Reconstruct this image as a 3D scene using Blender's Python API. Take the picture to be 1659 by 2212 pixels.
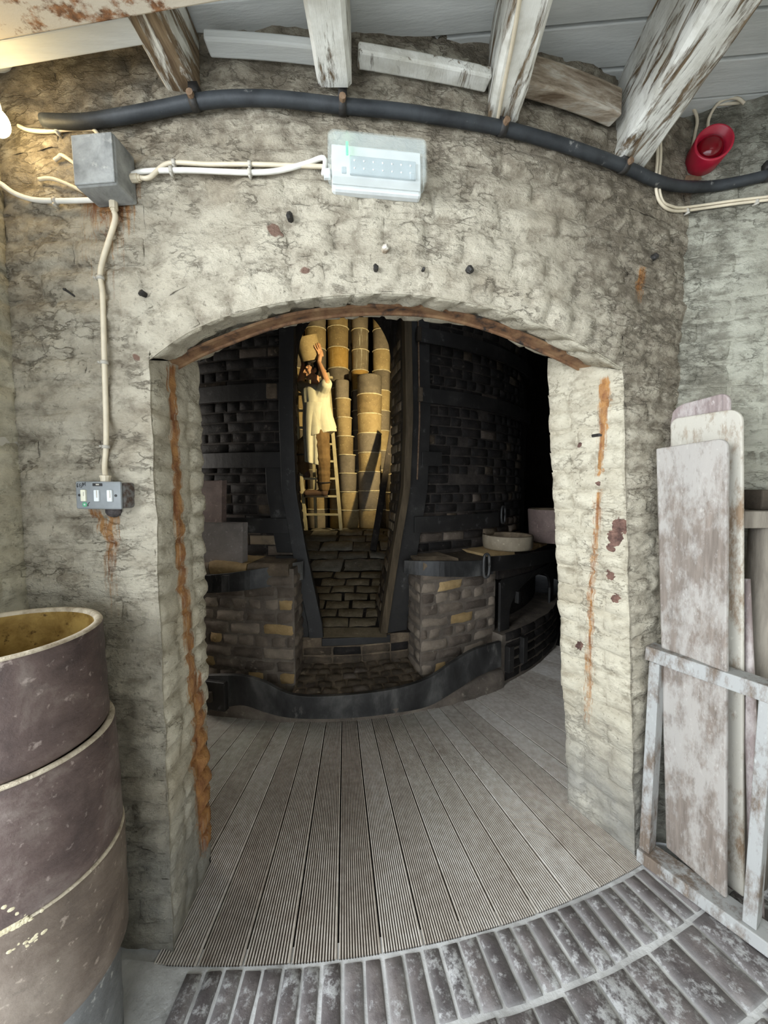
import bpy, bmesh, math, random
from mathutils import Vector, Matrix, noise
for _o in list(bpy.data.objects): bpy.data.objects.remove(_o)
scene = bpy.context.scene
COL = scene.collection
V = Vector
R = random.Random(7)

# ------------------------------------------------------------------ camera
W_PX, H_PX, F_PX = 1659.0, 2212.0, 831.0
EYE = V((0.0, 0.0, 1.45))
PITCH = math.atan(56.0 / F_PX)
cam_d = bpy.data.cameras.new('camera')
cam_d.sensor_fit = 'HORIZONTAL'; cam_d.sensor_width = 36.0
cam_d.lens = 36.0 * F_PX / W_PX
cam_d.clip_start = 0.05
cam = bpy.data.objects.new('camera', cam_d); COL.objects.link(cam)
cam.location = EYE
cam.rotation_euler = (math.pi / 2 - PITCH, 0, 0)
scene.camera = cam

# ------------------------------------------------------------------ world, lights, exposure
scene.view_settings.view_transform = 'Standard'
scene.view_settings.look = 'None'
scene.view_settings.gamma = 1.0
scene.view_settings.use_curve_mapping = False
scene.view_settings.exposure = 0.12
wld = bpy.data.worlds.new('overcast'); scene.world = wld; wld.use_nodes = True
bg = wld.node_tree.nodes['Background']
bg.inputs[0].default_value = (0.84, 0.92, 1.0, 1); bg.inputs[1].default_value = 4.2

def area_light(name, loc, target, sx, sy, power, col):
    l = bpy.data.lights.new(name, 'AREA'); l.shape = 'RECTANGLE'; l.size = sx; l.size_y = sy
    l.energy = power; l.color = col
    o = bpy.data.objects.new(name, l); COL.objects.link(o); o.location = loc
    o.rotation_euler = (V(target) - V(loc)).to_track_quat('-Z', 'Y').to_euler()
    return o
area_light('assumed_daylight_left_opening', (-2.7, -1.15, 2.15), (0.3, 1.5, 0.7), 1.6, 1.6, 155, (0.91, 0.96, 1.0))  # added area light standing in for sky through an assumed opening at left
# added area light; assumes an unbuilt, unseen opening in the hovel wall at left
area_light('assumed_fill_hovel_left', (-3.2, 3.1, 1.5), (-0.6, 2.6, 0.2), 0.8, 1.6, 34, (1.0, 0.95, 0.87))
# assumed warm flood, unseen inside the kiln, that lights the setter on his ladder
def spot_light(name, loc, target, power, size_deg, blend, radius, col):
    l = bpy.data.lights.new(name, 'SPOT'); l.energy = power; l.spot_size = math.radians(size_deg)
    l.spot_blend = blend; l.shadow_soft_size = radius; l.color = col
    o = bpy.data.objects.new(name, l); COL.objects.link(o); o.location = loc
    o.rotation_euler = (V(target) - V(loc)).to_track_quat('-Z', 'Y').to_euler()
    return o
spot_light('assumed_kiln_flood', (0.58, 3.78, 2.55), (-0.62, 5.6, 2.45), 225, 94, 0.6, 0.02, (1.0, 0.80, 0.42))

# ------------------------------------------------------------------ photo pixel -> place helpers
CX, CY = -0.55, 5.2                      # axis of the round hovel and of the kiln inside it
R_OUT, R_IN = 4.0, 3.69                  # hovel wall faces
R_K, R_H, R_P = 2.31, 2.58, 2.70         # kiln wall, hob front, plinth hoop
ZF = -0.13                               # level of the floor
CP, SP = math.cos(PITCH), math.sin(PITCH)
def ray(px, py):
    dx = (px - W_PX / 2) / F_PX; dy = (H_PX / 2 - py) / F_PX
    return V((dx, CP + dy * SP, -SP + dy * CP))
def at(px, py, Y):
    d = ray(px, py); return EYE + d * (Y / d.y)
def onz(px, py, z):
    d = ray(px, py); return EYE + d * ((z - EYE.z) / d.z)
def cyl(px, py, r):
    d = ray(px, py); ox, oy = EYE.x - CX, EYE.y - CY
    a = d.x ** 2 + d.y ** 2; b = 2 * (ox * d.x + oy * d.y); c = ox * ox + oy * oy - r * r
    return EYE + d * ((-b - math.sqrt(max(b * b - 4 * a * c, 0))) / (2 * a))
def phi(p): return math.atan2(p.x - CX, CY - p.y)
def pol(r, ph, z): return V((CX + r * math.sin(ph), CY - r * math.cos(ph), z))
def radial(ph): return V((math.sin(ph), -math.cos(ph), 0))
def lerp(a, b, t): return a + (b - a) * t
def sst(a, b, x):
    t = min(1, max(0, (x - a) / (b - a))); return t * t * (3 - 2 * t)
def interp(tab, x):
    if x <= tab[0][0]: return tab[0][1]
    for (x0, y0), (x1, y1) in zip(tab, tab[1:]):
        if x <= x1: return lerp(y0, y1, (x - x0) / (x1 - x0))
    return tab[-1][1]
def smooth_path(pts, n=6):
    pts = [V(p) for p in pts]; out = []
    for i in range(len(pts) - 1):
        p0 = pts[max(i - 1, 0)]; p1 = pts[i]; p2 = pts[i + 1]; p3 = pts[min(i + 2, len(pts) - 1)]
        for k in range(n):
            t = k / n
            out.append(0.5 * ((2 * p1) + (p2 - p0) * t + (2 * p0 - 5 * p1 + 4 * p2 - p3) * t * t + (3 * p1 - p0 - 3 * p2 + p3) * t ** 3))
    out.append(pts[-1]); return out

# ------------------------------------------------------------------ mesh builder
class M:
    def __init__(s): s.v = []; s.f = []; s.a = {}
    def add(s, vs, fs, attrs=None):
        b = len(s.v); s.v += [tuple(p) for p in vs]; s.f += [tuple(b + i for i in f) for f in fs]
        if attrs:
            for i, at_ in enumerate(attrs): s.a[b + i] = at_
        return s
    def hexa(s, c):      # 8 corners: bottom ring 0-3, top ring 4-7
        return s.add(c, [(3, 2, 1, 0), (4, 5, 6, 7), (0, 1, 5, 4), (1, 2, 6, 5), (2, 3, 7, 6), (3, 0, 4, 7)])
    def box(s, c, sx, sy, sz, rot=None):
        c = V(c); q = []
        for z in (-1, 1):
            for x, y in ((-1, -1), (1, -1), (1, 1), (-1, 1)):
                p = V((x * sx / 2, y * sy / 2, z * sz / 2))
                q.append(c + (rot @ p if rot else p))
        return s.hexa(q)
    def bar(s, a, b, w, h, up=(0, 0, 1)):   # box from a to b; w across, h along up
        a, b = V(a), V(b); d = (b - a).normalized(); x = d.cross(V(up)).normalized(); u = x.cross(d).normalized()
        q = []
        for p in (a, b):
            q += [p - x * w / 2 - u * h / 2, p + x * w / 2 - u * h / 2, p + x * w / 2 + u * h / 2, p - x * w / 2 + u * h / 2]
        return s.add(q, [(0, 1, 2, 3), (7, 6, 5, 4), (0, 4, 5, 1), (1, 5, 6, 2), (2, 6, 7, 3), (3, 7, 4, 0)])
    def tube(s, pts, r, n=8, flat=1.0):
        pts = [V(p) for p in pts]; vs = []; fs = []
        rr = r if isinstance(r, (list, tuple)) else [r] * len(pts)
        up = V((0, 0, 1)); t0 = (pts[1] - pts[0]).normalized()
        x = t0.cross(up)
        if x.length < 1e-3: x = V((1, 0, 0))
        x.normalize()
        for i, p in enumerate(pts):
            t = (pts[min(i + 1, len(pts) - 1)] - pts[max(i - 1, 0)]).normalized()
            x = (x - t * x.dot(t)).normalized(); y = t.cross(x)
            for k in range(n):
                a = 2 * math.pi * k / n
                vs.append(p + x * math.cos(a) * rr[i] + y * math.sin(a) * rr[i] * flat)
        for i in range(len(pts) - 1):
            for k in range(n):
                k2 = (k + 1) % n
                fs.append((i * n + k, i * n + k2, (i + 1) * n + k2, (i + 1) * n + k))
        fs.append(tuple(reversed(range(n)))); fs.append(tuple((len(pts) - 1) * n + k for k in range(n)))
        return s.add(vs, fs)
    def lathe(s, prof, n=32, mat=None, wob=0.0, seed=0.0, caps=(True, True)):
        vs = []; fs = []
        for (r, z) in prof:
            for k in range(n):
                a = 2 * math.pi * k / n
                rr = r * (1 + wob * noise.noise(V((math.cos(a) * 1.7 + seed, math.sin(a) * 1.7, z * 5 + seed))))
                p = V((rr * math.cos(a), rr * math.sin(a), z))
                vs.append(mat @ p if mat else p)
        for i in range(len(prof) - 1):
            for k in range(n):
                k2 = (k + 1) % n
                fs.append((i * n + k, i * n + k2, (i + 1) * n + k2, (i + 1) * n + k))
        if caps[0] and prof[0][0] > 1e-5: fs.append(tuple(reversed(range(n))))
        if caps[1] and prof[-1][0] > 1e-5: fs.append(tuple((len(prof) - 1) * n + k for k in range(n)))
        return s.add(vs, fs)
    def grid(s, fn, nu, nv, flip=False):   # fn(i,j) -> point or (point, attrs)
        vs = []; at_ = []; fs = []
        for j in range(nv + 1):
            for i in range(nu + 1):
                q = fn(i, j)
                if isinstance(q, tuple): vs.append(q[0]); at_.append(q[1])
                else: vs.append(q)
        for j in range(nv):
            for i in range(nu):
                a = j * (nu + 1) + i
                f = (a, a + 1, a + nu + 2, a + nu + 1)
                fs.append(tuple(reversed(f)) if flip else f)
        return s.add(vs, fs, at_ if at_ else None)
    def prism(s, poly, fn, d0, d1):        # poly of (x,y); fn(x,y,d) -> point
        n = len(poly)
        vs = [fn(x, y, d0) for x, y in poly] + [fn(x, y, d1) for x, y in poly]
        fs = [tuple(reversed(range(n))), tuple(range(n, 2 * n))]
        fs += [(i, (i + 1) % n, n + (i + 1) % n, n + i) for i in range(n)]
        return s.add(vs, fs)
    def strip(s, pa, pb, off):             # closed plate between two polylines, thickness vector(s) off
        n = len(pa); vs = []
        offs = off if isinstance(off, list) else [off] * n
        for i in range(n): vs += [V(pa[i]), V(pb[i]), V(pb[i]) + offs[i], V(pa[i]) + offs[i]]
        fs = []
        for i in range(n - 1):
            a, b = 4 * i, 4 * i + 4
            for k in range(4):
                k2 = (k + 1) % 4; fs.append((a + k, a + k2, b + k2, b + k))
        fs.append((3, 2, 1, 0)); e = 4 * (n - 1); fs.append((e, e + 1, e + 2, e + 3))
        return s.add(vs, fs)
    def capsule(s, p0, r0, p1, r1, n=12):
        p0, p1 = V(p0), V(p1); d = p1 - p0; L = d.length
        if L < 1e-6: d = V((0, 0, 1)); L = 1e-6
        q = d.to_track_quat('Z', 'Y').to_matrix()
        prof = []
        for k in range(0, 5):
            a = -math.pi / 2 + k * math.pi / 8
            prof.append((r0 * math.cos(a), r0 * math.sin(a)))
        for k in range(0, 5):
            a = k * math.pi / 8
            prof.append((r1 * math.cos(a), L + r1 * math.sin(a)))
        vs = [p0 + q @ V((0, 0, prof[0][1]))]; fs = []
        rings = prof[1:-1]
        for r, z in rings:
            for k in range(n):
                a = 2 * math.pi * k / n
                vs.append(p0 + q @ V((r * math.cos(a), r * math.sin(a), z)))
        vs.append(p0 + q @ V((0, 0, prof[-1][1]))); last = len(vs) - 1
        for k in range(n): fs.append((0, 1 + (k + 1) % n, 1 + k))
        for i in range(len(rings) - 1):
            for k in range(n):
                k2 = (k + 1) % n; a = 1 + i * n
                fs.append((a + k, a + k2, a + n + k2, a + n + k))
        a = 1 + (len(rings) - 1) * n
        for k in range(n): fs.append((a + k, a + (k + 1) % n, last))
        return s.add(vs, fs)
    def ball(s, c, rx, ry, rz, rot=None, n=16):
        c = V(c); vs = []; fs = []; m = n // 2
        vs.append(c + (rot @ V((0, 0, -rz)) if rot else V((0, 0, -rz))))
        for i in range(1, m):
            a = -math.pi / 2 + math.pi * i / m
            for k in range(n):
                b = 2 * math.pi * k / n
                p = V((rx * math.cos(a) * math.cos(b), ry * math.cos(a) * math.sin(b), rz * math.sin(a)))
                vs.append(c + (rot @ p if rot else p))
        vs.append(c + (rot @ V((0, 0, rz)) if rot else V((0, 0, rz)))); last = len(vs) - 1
        for k in range(n): fs.append((0, 1 + (k + 1) % n, 1 + k))
        for i in range(m - 2):
            for k in range(n):
                k2 = (k + 1) % n; a = 1 + i * n
                fs.append((a + k, a + k2, a + n + k2, a + n + k))
        a = 1 + (m - 2) * n
        for k in range(n): fs.append((a + k, a + (k + 1) % n, last))
        return s.add(vs, fs)

def obj(name, m, mat, parent=None, smooth=False, bevel=0.0, mesh=None):
    if mesh is None:
        mesh = bpy.data.meshes.new(name); mesh.from_pydata(m.v, [], m.f)
        if m.a:
            n = len(m.v)
            for k, nm in enumerate(('dirt_shade', 'rust', 'grey')):
                a_ = mesh.attributes.new(nm, 'FLOAT', 'POINT')
                a_.data.foreach_set('value', [m.a.get(i, (0, 0, 0))[k] for i in range(n)])
        if smooth: mesh.polygons.foreach_set('use_smooth', [True] * len(mesh.polygons))
        mesh.materials.append(mat)
    o = bpy.data.objects.new(name, mesh); COL.objects.link(o)
    if parent: 
        o.parent = parent
        o.matrix_parent_inverse = Matrix.Translation(-parent.location) if parent.location.length else Matrix()
    if bevel:
        b = o.modifiers.new('bevel', 'BEVEL'); b.width = bevel; b.segments = 2; b.limit_method = 'ANGLE'
    return o
def tag(o, label, cat, group=None):
    o['label'] = label; o['category'] = cat
    if group: o['group'] = group
    return o
def thing(name, loc, label, cat, group=None):
    o = bpy.data.objects.new(name, None); COL.objects.link(o); o.location = loc
    o.empty_display_size = 0.05
    return tag(o, label, cat, group)
def struct(o): o['kind'] = 'structure'; return o
def lab(o, label): o['label'] = label; return o
# ------------------------------------------------------------------ materials
class N:
    """small node-graph writer"""
    def __init__(s, name):
        s.m = bpy.data.materials.new(name); s.m.use_nodes = True; s.t = s.m.node_tree
        s.b = s.t.nodes['Principled BSDF']; s.out = s.t.nodes['Material Output']
        s.geo = s.t.nodes.new('ShaderNodeNewGeometry')
    def new(s, t, **k):
        n = s.t.nodes.new(t)
        for a, v in k.items(): setattr(n, a, v)
        return n
    def put(s, sock, v):
        if hasattr(v, 'is_linked'): s.t.links.new(v, sock)
        elif isinstance(v, (tuple, list)) and len(v) == 3 and sock.type == 'RGBA': sock.default_value = (*v, 1)
        else: sock.default_value = v
    def pos(s, sc=(1, 1, 1), local=False):
        m = s.new('ShaderNodeMapping'); m.inputs['Scale'].default_value = sc
        if local:
            tc = s.new('ShaderNodeTexCoord'); s.put(m.inputs[0], tc.outputs['Object'])
            oi = s.new('ShaderNodeObjectInfo'); mm = s.new('ShaderNodeVectorMath', operation='SCALE')
            mm.inputs[0].default_value = (37, 91, 53); s.put(mm.inputs[3], oi.outputs['Random']); s.put(m.inputs[1], mm.outputs[0])
        else: s.put(m.inputs[0], s.geo.outputs['Position'])
        return m.outputs[0]
    def noise(s, scale, detail=6, rough=0.6, vec=None, dist=0.0):
        n = s.new('ShaderNodeTexNoise'); n.inputs['Scale'].default_value = scale
        n.inputs['Detail'].default_value = detail; n.inputs['Roughness'].default_value = rough
        n.inputs['Distortion'].default_value = dist
        s.put(n.inputs['Vector'], vec if vec else s.geo.outputs['Position']); return n.outputs[0]
    def voro(s, scale, vec=None, feat='F1'):
        n = s.new('ShaderNodeTexVoronoi', feature=feat); n.inputs['Scale'].default_value = scale
        s.put(n.inputs['Vector'], vec if vec else s.geo.outputs['Position']); return n.outputs['Distance']
    def ramp(s, fac, stops, interp='LINEAR'):
        r = s.new('ShaderNodeValToRGB'); r.color_ramp.interpolation = interp; e = r.color_ramp.elements
        while len(e) < len(stops): e.new(0.5)
        for el, (p, c) in zip(e, stops):
            el.position = p; el.color = (*c, 1) if isinstance(c, (tuple, list)) else (c, c, c, 1)
        s.put(r.inputs[0], fac); return r.outputs[0]
    def mix(s, f, a, b, mode='MIX'):
        n = s.new('ShaderNodeMix', data_type='RGBA', blend_type=mode)
        s.put(n.inputs[0], f); s.put(n.inputs[6], a); s.put(n.inputs[7], b); return n.outputs[2]
    def math(s, op, a, b=None, clamp=False):
        n = s.new('ShaderNodeMath', operation=op); n.use_clamp = clamp
        s.put(n.inputs[0], a)
        if b is not None: s.put(n.inputs[1], b)
        return n.outputs[0]
    def attr(s, nm):
        n = s.new('ShaderNodeAttribute', attribute_name=nm); return n.outputs['Fac']
    def rnd(s): return s.new('ShaderNodeObjectInfo').outputs['Random']
    def bump(s, h, strength, dist):
        n = s.new('ShaderNodeBump'); n.inputs['Strength'].default_value = strength; n.inputs['Distance'].default_value = dist
        s.put(n.inputs['Height'], h); s.put(s.b.inputs['Normal'], n.outputs[0])
    def done(s, col, rough=0.8, metal=0.0, spec=None):
        s.put(s.b.inputs['Base Color'], col); s.put(s.b.inputs['Roughness'], rough); s.b.inputs['Metallic'].default_value = metal
        if spec is not None: s.b.inputs['Specular IOR Level'].default_value = spec
        return s.m

def limewash(name, pale, mid, dark, bump=1.0, flakes=True):
    n = N(name)
    warp = n.pos((1, 1, 1.5))
    big = n.noise(2.6, 5, 0.6, warp); med = n.noise(16, 8, 0.68, warp); fine = n.noise(62, 5, 0.65)
    c = n.ramp(big, [(0.33, mid), (0.47, pale), (0.72, pale)])
    dirt_shade = n.attr('dirt_shade')
    # thin shadow lines painted along creases where coats lap, mostly lying flat
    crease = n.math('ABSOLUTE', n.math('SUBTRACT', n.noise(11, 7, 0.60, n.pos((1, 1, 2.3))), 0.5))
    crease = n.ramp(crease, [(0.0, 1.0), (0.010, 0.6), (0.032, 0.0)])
    gate = n.ramp(n.math('ADD', n.noise(7.0, 4, 0.6), n.math('MULTIPLY', dirt_shade, 0.22)), [(0.47, 0.0), (0.66, 1.0)])
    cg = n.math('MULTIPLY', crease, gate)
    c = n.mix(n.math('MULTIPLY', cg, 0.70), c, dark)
    soft = n.ramp(n.math('ADD', n.noise(6.0, 6, 0.66, warp), n.math('MULTIPLY', dirt_shade, 0.24)), [(0.44, 0.0), (0.72, 0.62)])
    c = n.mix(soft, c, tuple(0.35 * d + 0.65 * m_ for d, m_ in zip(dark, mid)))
    spots = n.ramp(n.math('ADD', med, n.math('MULTIPLY', dirt_shade, 0.15)), [(0.52, 0.0), (0.68, 0.72)])
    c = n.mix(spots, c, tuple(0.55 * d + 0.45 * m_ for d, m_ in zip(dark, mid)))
    d2 = n.math('MULTIPLY', dirt_shade, n.ramp(med, [(0.34, 0.25), (0.62, 1.0)]))
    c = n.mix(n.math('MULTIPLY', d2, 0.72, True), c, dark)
    pepper = n.ramp(n.math('ADD', fine, n.math('MULTIPLY', n.math('SUBTRACT', big, 0.5), 0.2)), [(0.60, 0.0), (0.70, 0.65)])
    c = n.mix(pepper, c, dark)
    if flakes:
        fl = n.ramp(n.noise(5.3, 3, 0.5, n.pos((1.0, 1.0, 0.9)), 0.3), [(0.715, 0.0), (0.725, 1.0)], 'LINEAR')
        c = n.mix(n.math('MULTIPLY', fl, n.ramp(n.attr('grey'), [(0.0, 0.9), (0.4, 0.0)])), c, (0.21, 0.115, 0.085))
    bare = n.ramp(n.math('ADD', n.math('MULTIPLY', n.attr('rust'), -1.0), n.math('MULTIPLY', n.math('SUBTRACT', n.noise(38, 3, 0.5), 0.5), 1.3)), [(0.45, 0.0), (0.49, 1.0)])
    c = n.mix(bare, c, n.ramp(n.noise(30, 4), [(0.35, (0.085, 0.05, 0.042)), (0.65, (0.26, 0.15, 0.115))]))
    gcol = n.ramp(n.noise(7, 8, 0.65), [(0.3, (0.15, 0.145, 0.13)), (0.7, (0.38, 0.365, 0.325))])
    gm = n.math('MULTIPLY', n.attr('grey'), n.ramp(n.noise(6, 8, 0.7), [(0.30, 0.55), (0.6, 1.0)]))
    c = n.mix(gm, c, gcol)
    st = n.noise(9, 5, 0.6, n.pos((13.0, 13.0, 0.3)), 0.2)
    rm = n.ramp(n.math('ADD', n.attr('rust'), n.math('MULTIPLY', n.math('SUBTRACT', st, 0.5), 1.7)), [(0.34, 0.0), (0.80, 1.0)])
    rcol = n.ramp(n.noise(30, 5, 0.6, n.pos((1, 1, 0.4))), [(0.35, (0.22, 0.07, 0.018)), (0.62, (0.47, 0.225, 0.065))])
    rm = n.math('MULTIPLY', rm, n.ramp(n.attr('rust'), [(0.02, 0.0), (0.25, 1.0)]))
    c = n.mix(n.math('MULTIPLY', rm, 0.9), c, rcol)
    h = n.math('ADD', n.math('MULTIPLY', n.noise(20, 8, 0.7, n.pos((1, 1, 1.8))), 1.0), n.math('MULTIPLY', fine, 0.3))
    h = n.math('SUBTRACT', h, n.math('MULTIPLY', cg, 0.22))
    n.bump(h, 0.85 * bump, 0.024)
    return n.done(c, 0.88, 0, 0.2)

def mottled(name, stops, scale=6, bump=0.4, bscale=30, rough=0.8, metal=0.0, rnd=0.0, stretch=(1, 1, 1), local=False,
            spots=None, spot_scale=14, spot_cut=(0.6, 0.68), dist=0.006, spec=0.3):
    n = N(name); v = n.pos(stretch, local)
    f = n.noise(scale, 7, 0.62, v, 0.3)
    if rnd: f = n.math('ADD', f, n.math('MULTIPLY', n.math('SUBTRACT', n.rnd(), 0.5), rnd))
    c = n.ramp(f, stops)
    if spots: c = n.mix(n.ramp(n.noise(spot_scale, 6, 0.65, v), [(spot_cut[0], 0.0), (spot_cut[1], 1.0)]), c, spots)
    if bump: n.bump(n.noise(bscale, 6, 0.65, v), bump, dist)
    return n.done(c, rough, metal, spec)

def plain(name, col, rough=0.5, metal=0.0, emit=0.0, ecol=None, spec=0.5):
    n = N(name)
    c = n.ramp(n.noise(25, 4, 0.6), [(0.3, tuple(x * 0.86 for x in col)), (0.7, tuple(min(1, x * 1.06) for x in col))])
    n.done(c, rough, metal, spec)
    if emit:
        n.b.inputs['Emission Color'].default_value = (*(ecol or col), 1); n.b.inputs['Emission Strength'].default_value = emit
    return n.m

MAT = {}
MAT['wash'] = limewash('limewashed_masonry', (0.675, 0.615, 0.49), (0.49, 0.425, 0.32), (0.115, 0.092, 0.065), 1.15)
MAT['wash_reveal'] = limewash('limewashed_reveal', (0.64, 0.59, 0.465), (0.55, 0.485, 0.36), (0.14, 0.115, 0.08), 0.8)
MAT['wash_right'] = limewash('limewash_greenish', (0.56, 0.55, 0.455), (0.39, 0.37, 0.295), (0.10, 0.092, 0.07), 1.0, False)
MAT['wash_left'] = limewash('limewash_left', (0.66, 0.61, 0.47), (0.50, 0.45, 0.33), (0.15, 0.13, 0.09), 0.9, False)
MAT['ceil'] = mottled('whitewashed_boards', [(0.3, (0.42, 0.43, 0.41)), (0.7, (0.66, 0.67, 0.64))], 3, 0.3, 20, 0.8, stretch=(0.4, 3, 3), rnd=0.2, spots=(0.2, 0.16, 0.12), spot_scale=5, spot_cut=(0.64, 0.74))
def joist_mat(nm, lo):
    n = N(nm)
    v = n.pos((5, 0.8, 5)); f = n.noise(5, 8, 0.7, v, 0.4)
    wood = n.ramp(n.noise(10, 6, 0.6, n.pos((7, 0.7, 7))), [(0.35, (0.10, 0.066, 0.038)), (0.65, (0.27, 0.20, 0.125))])
    paint = n.ramp(n.noise(9, 5, 0.6), [(0.35, (0.52, 0.50, 0.43)), (0.6, (0.80, 0.79, 0.73))])
    cover = n.ramp(n.math('ADD', f, n.math('MULTIPLY', n.math('SUBTRACT', n.noise(1.6, 3, 0.5), 0.5), 0.5)), [(lo, 0.0), (lo + 0.08, 1.0)])
    c = n.mix(cover, wood, paint)
    n.bump(n.math('ADD', n.math('MULTIPLY', cover, 0.6), f), 0.6, 0.008)
    return n.done(c, 0.85, 0, 0.2)
MAT['joist'] = joist_mat('flaking_white_joist', 0.42)
MAT['joist_bare'] = joist_mat('weathered_bare_joist', 0.56)
def rustpaint():
    n = N('rusty_white_painted_iron')
    f = n.noise(22, 7, 0.68, n.pos((0.8, 1, 1))); big = n.noise(4, 3, 0.5)
    m_ = n.ramp(n.math('ADD', f, n.math('MULTIPLY', n.math('SUBTRACT', big, 0.5), 0.45)), [(0.50, 0.0), (0.60, 1.0)])
    c = n.mix(m_, (0.50, 0.445, 0.355), n.ramp(n.noise(60, 3), [(0.3, (0.09, 0.045, 0.025)), (0.7, (0.30, 0.14, 0.06))]))
    n.bump(n.math('SUBTRACT', f, n.math('MULTIPLY', m_, 0.2)), 0.4, 0.005)
    return n.done(c, 0.7, 0, 0.3)
MAT['rustpaint'] = rustpaint()
MAT['plate_wood'] = mottled('old_wall_plate_timber', [(0.35, (0.13, 0.09, 0.055)), (0.5, (0.33, 0.27, 0.20)), (0.7, (0.60, 0.57, 0.50))], 6, 0.6, 30, 0.85, stretch=(0.7, 3, 5))
MAT['pipe'] = mottled('black_pipe', [(0.35, (0.016, 0.018, 0.02)), (0.7, (0.045, 0.05, 0.055))], 9, 0.2, 40, 0.5, spots=(0.22, 0.215, 0.20), spot_scale=26, spot_cut=(0.63, 0.72))
MAT['black'] = mottled('black_iron_clamp', [(0.3, (0.012, 0.012, 0.012)), (0.7, (0.04, 0.036, 0.032))], 20, 0.3, 60, 0.55)
MAT['bolt'] = mottled('rusty_bolt', [(0.3, (0.09, 0.05, 0.03)), (0.7, (0.24, 0.16, 0.10))], 40, 0.3, 80, 0.6)
MAT['cable_cream'] = plain('cream_cable', (0.64, 0.56, 0.42), 0.5)
MAT['cable_white'] = plain('white_cable', (0.80, 0.78, 0.72), 0.45)
MAT['clip'] = plain('grey_clip', (0.45, 0.42, 0.36), 0.5)
MAT['box_grey'] = mottled('grey_junction_box', [(0.35, (0.17, 0.175, 0.17)), (0.65, (0.34, 0.345, 0.33))], 18, 0.2, 60, 0.65, spots=(0.48, 0.47, 0.43), spot_scale=16, spot_cut=(0.56, 0.66))
MAT['switch_grey'] = plain('grey_switch_steel', (0.22, 0.235, 0.24), 0.5)
MAT['switch_rust'] = mottled('rusted_switch_side', [(0.4, (0.075, 0.05, 0.038)), (0.6, (0.17, 0.165, 0.16))], 60, 0.4, 100, 0.75)
MAT['white_plastic'] = plain('white_plastic', (0.66, 0.69, 0.69), 0.4)
MAT['cream_plastic'] = plain('cream_plastic', (0.78, 0.76, 0.60), 0.4)
MAT['black_label'] = plain('black_label', (0.015, 0.013, 0.012), 0.6)
MAT['green_sticker'] = plain('green_sticker', (0.10, 0.38, 0.20), 0.5)
MAT['ink'] = plain('marker_ink', (0.03, 0.03, 0.03), 0.7)
MAT['putty'] = mottled('dark_putty', [(0.3, (0.03, 0.026, 0.026)), (0.7, (0.11, 0.095, 0.09))], 60, 0.9, 90, 0.8)
MAT['tray'] = plain('pale_gear_tray', (0.36, 0.42, 0.45), 0.4)
MAT['led_dot'] = plain('clear_led', (0.86, 0.90, 0.92), 0.25)
MAT['green_led'] = plain('green_led', (0.05, 0.9, 0.2), 0.4, 0, 2.4, (0.0, 1.0, 0.10))
def clear_cover():
    n = N('clear_ribbed_cover'); n.b.inputs['Alpha'].default_value = 0.14
    return n.done((0.78, 0.86, 0.84), 0.12, 0, 0.8)
MAT['cover'] = clear_cover()
MAT['red'] = plain('red_plastic', (0.40, 0.012, 0.035), 0.32)
MAT['red_dark'] = plain('dark_red_lens', (0.16, 0.003, 0.008), 0.12)
MAT['bulb'] = plain('lit_bulb', (1, 0.85, 0.55), 0.4, 0, 14.0, (1.0, 0.80, 0.42))
MAT['nail'] = plain('dark_nail', (0.02, 0.018, 0.016), 0.6)
def saggar_mat(name, stops, spots=None, cut=(0.6, 0.68), rough=0.6, rnd=0.25, drip=None):
    n = N(name); v = n.pos((1, 1, 1), True)
    f = n.noise(5, 8, 0.68, v, 0.4)
    f = n.math('ADD', f, n.math('MULTIPLY', n.math('SUBTRACT', n.rnd(), 0.5), rnd))
    c = n.ramp(f, stops)
    c = n.mix(n.ramp(n.noise(40, 4, 0.6, v), [(0.62, 0.0), (0.70, 0.45)]), c, tuple(min(1, x * 2.0 + 0.02) for x in stops[-1][1]))
    if spots: c = n.mix(n.ramp(n.noise(9, 7, 0.7, v), [(cut[0], 0.0), (cut[1], 1.0)]), c, spots)
    if drip: c = n.mix(n.ramp(n.noise(6, 5, 0.6, n.pos((5, 5, 0.4), True)), [(0.58, 0.0), (0.66, 0.8)]), c, drip)
    c = n.mix(n.ramp(n.noise(11, 6, 0.7, n.pos((1, 1, 3.0), True)), [(0.55, 0.0), (0.75, 0.35)]), c, tuple(x * 0.45 for x in stops[0][1]))
    n.bump(n.math('ADD', n.noise(35, 6, 0.7, v), n.math('MULTIPLY', n.noise(9, 4, 0.6, v), 1.2)), 0.4, 0.007)
    return n.done(c, rough, 0, 0.3)
MAT['sag_purple'] = saggar_mat('purple_brown_saggar', [(0.34, (0.065, 0.046, 0.042)), (0.5, (0.125, 0.088, 0.078)), (0.68, (0.25, 0.205, 0.18))], (0.34, 0.30, 0.26), (0.64, 0.78), 0.45, 0.1)
MAT['sag_brown'] = saggar_mat('grey_brown_saggar', [(0.3, (0.085, 0.064, 0.05)), (0.52, (0.165, 0.127, 0.10)), (0.75, (0.29, 0.24, 0.195))], (0.72, 0.68, 0.52), (0.66, 0.72), 0.5, 0.1)
MAT['sag_grey'] = saggar_mat('blue_grey_saggar', [(0.3, (0.115, 0.115, 0.115)), (0.55, (0.20, 0.205, 0.205)), (0.75, (0.36, 0.355, 0.33))], (0.55, 0.52, 0.42), (0.70, 0.8), 0.5, 0.1)
MAT['sag_inside'] = mottled('ochre_glazed_inside', [(0.3, (0.17, 0.095, 0.022)), (0.6, (0.38, 0.25, 0.075))], 20, 0.2, 50, 0.4, spots=(0.10, 0.055, 0.015), spot_scale=35, spot_cut=(0.58, 0.66))
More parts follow.
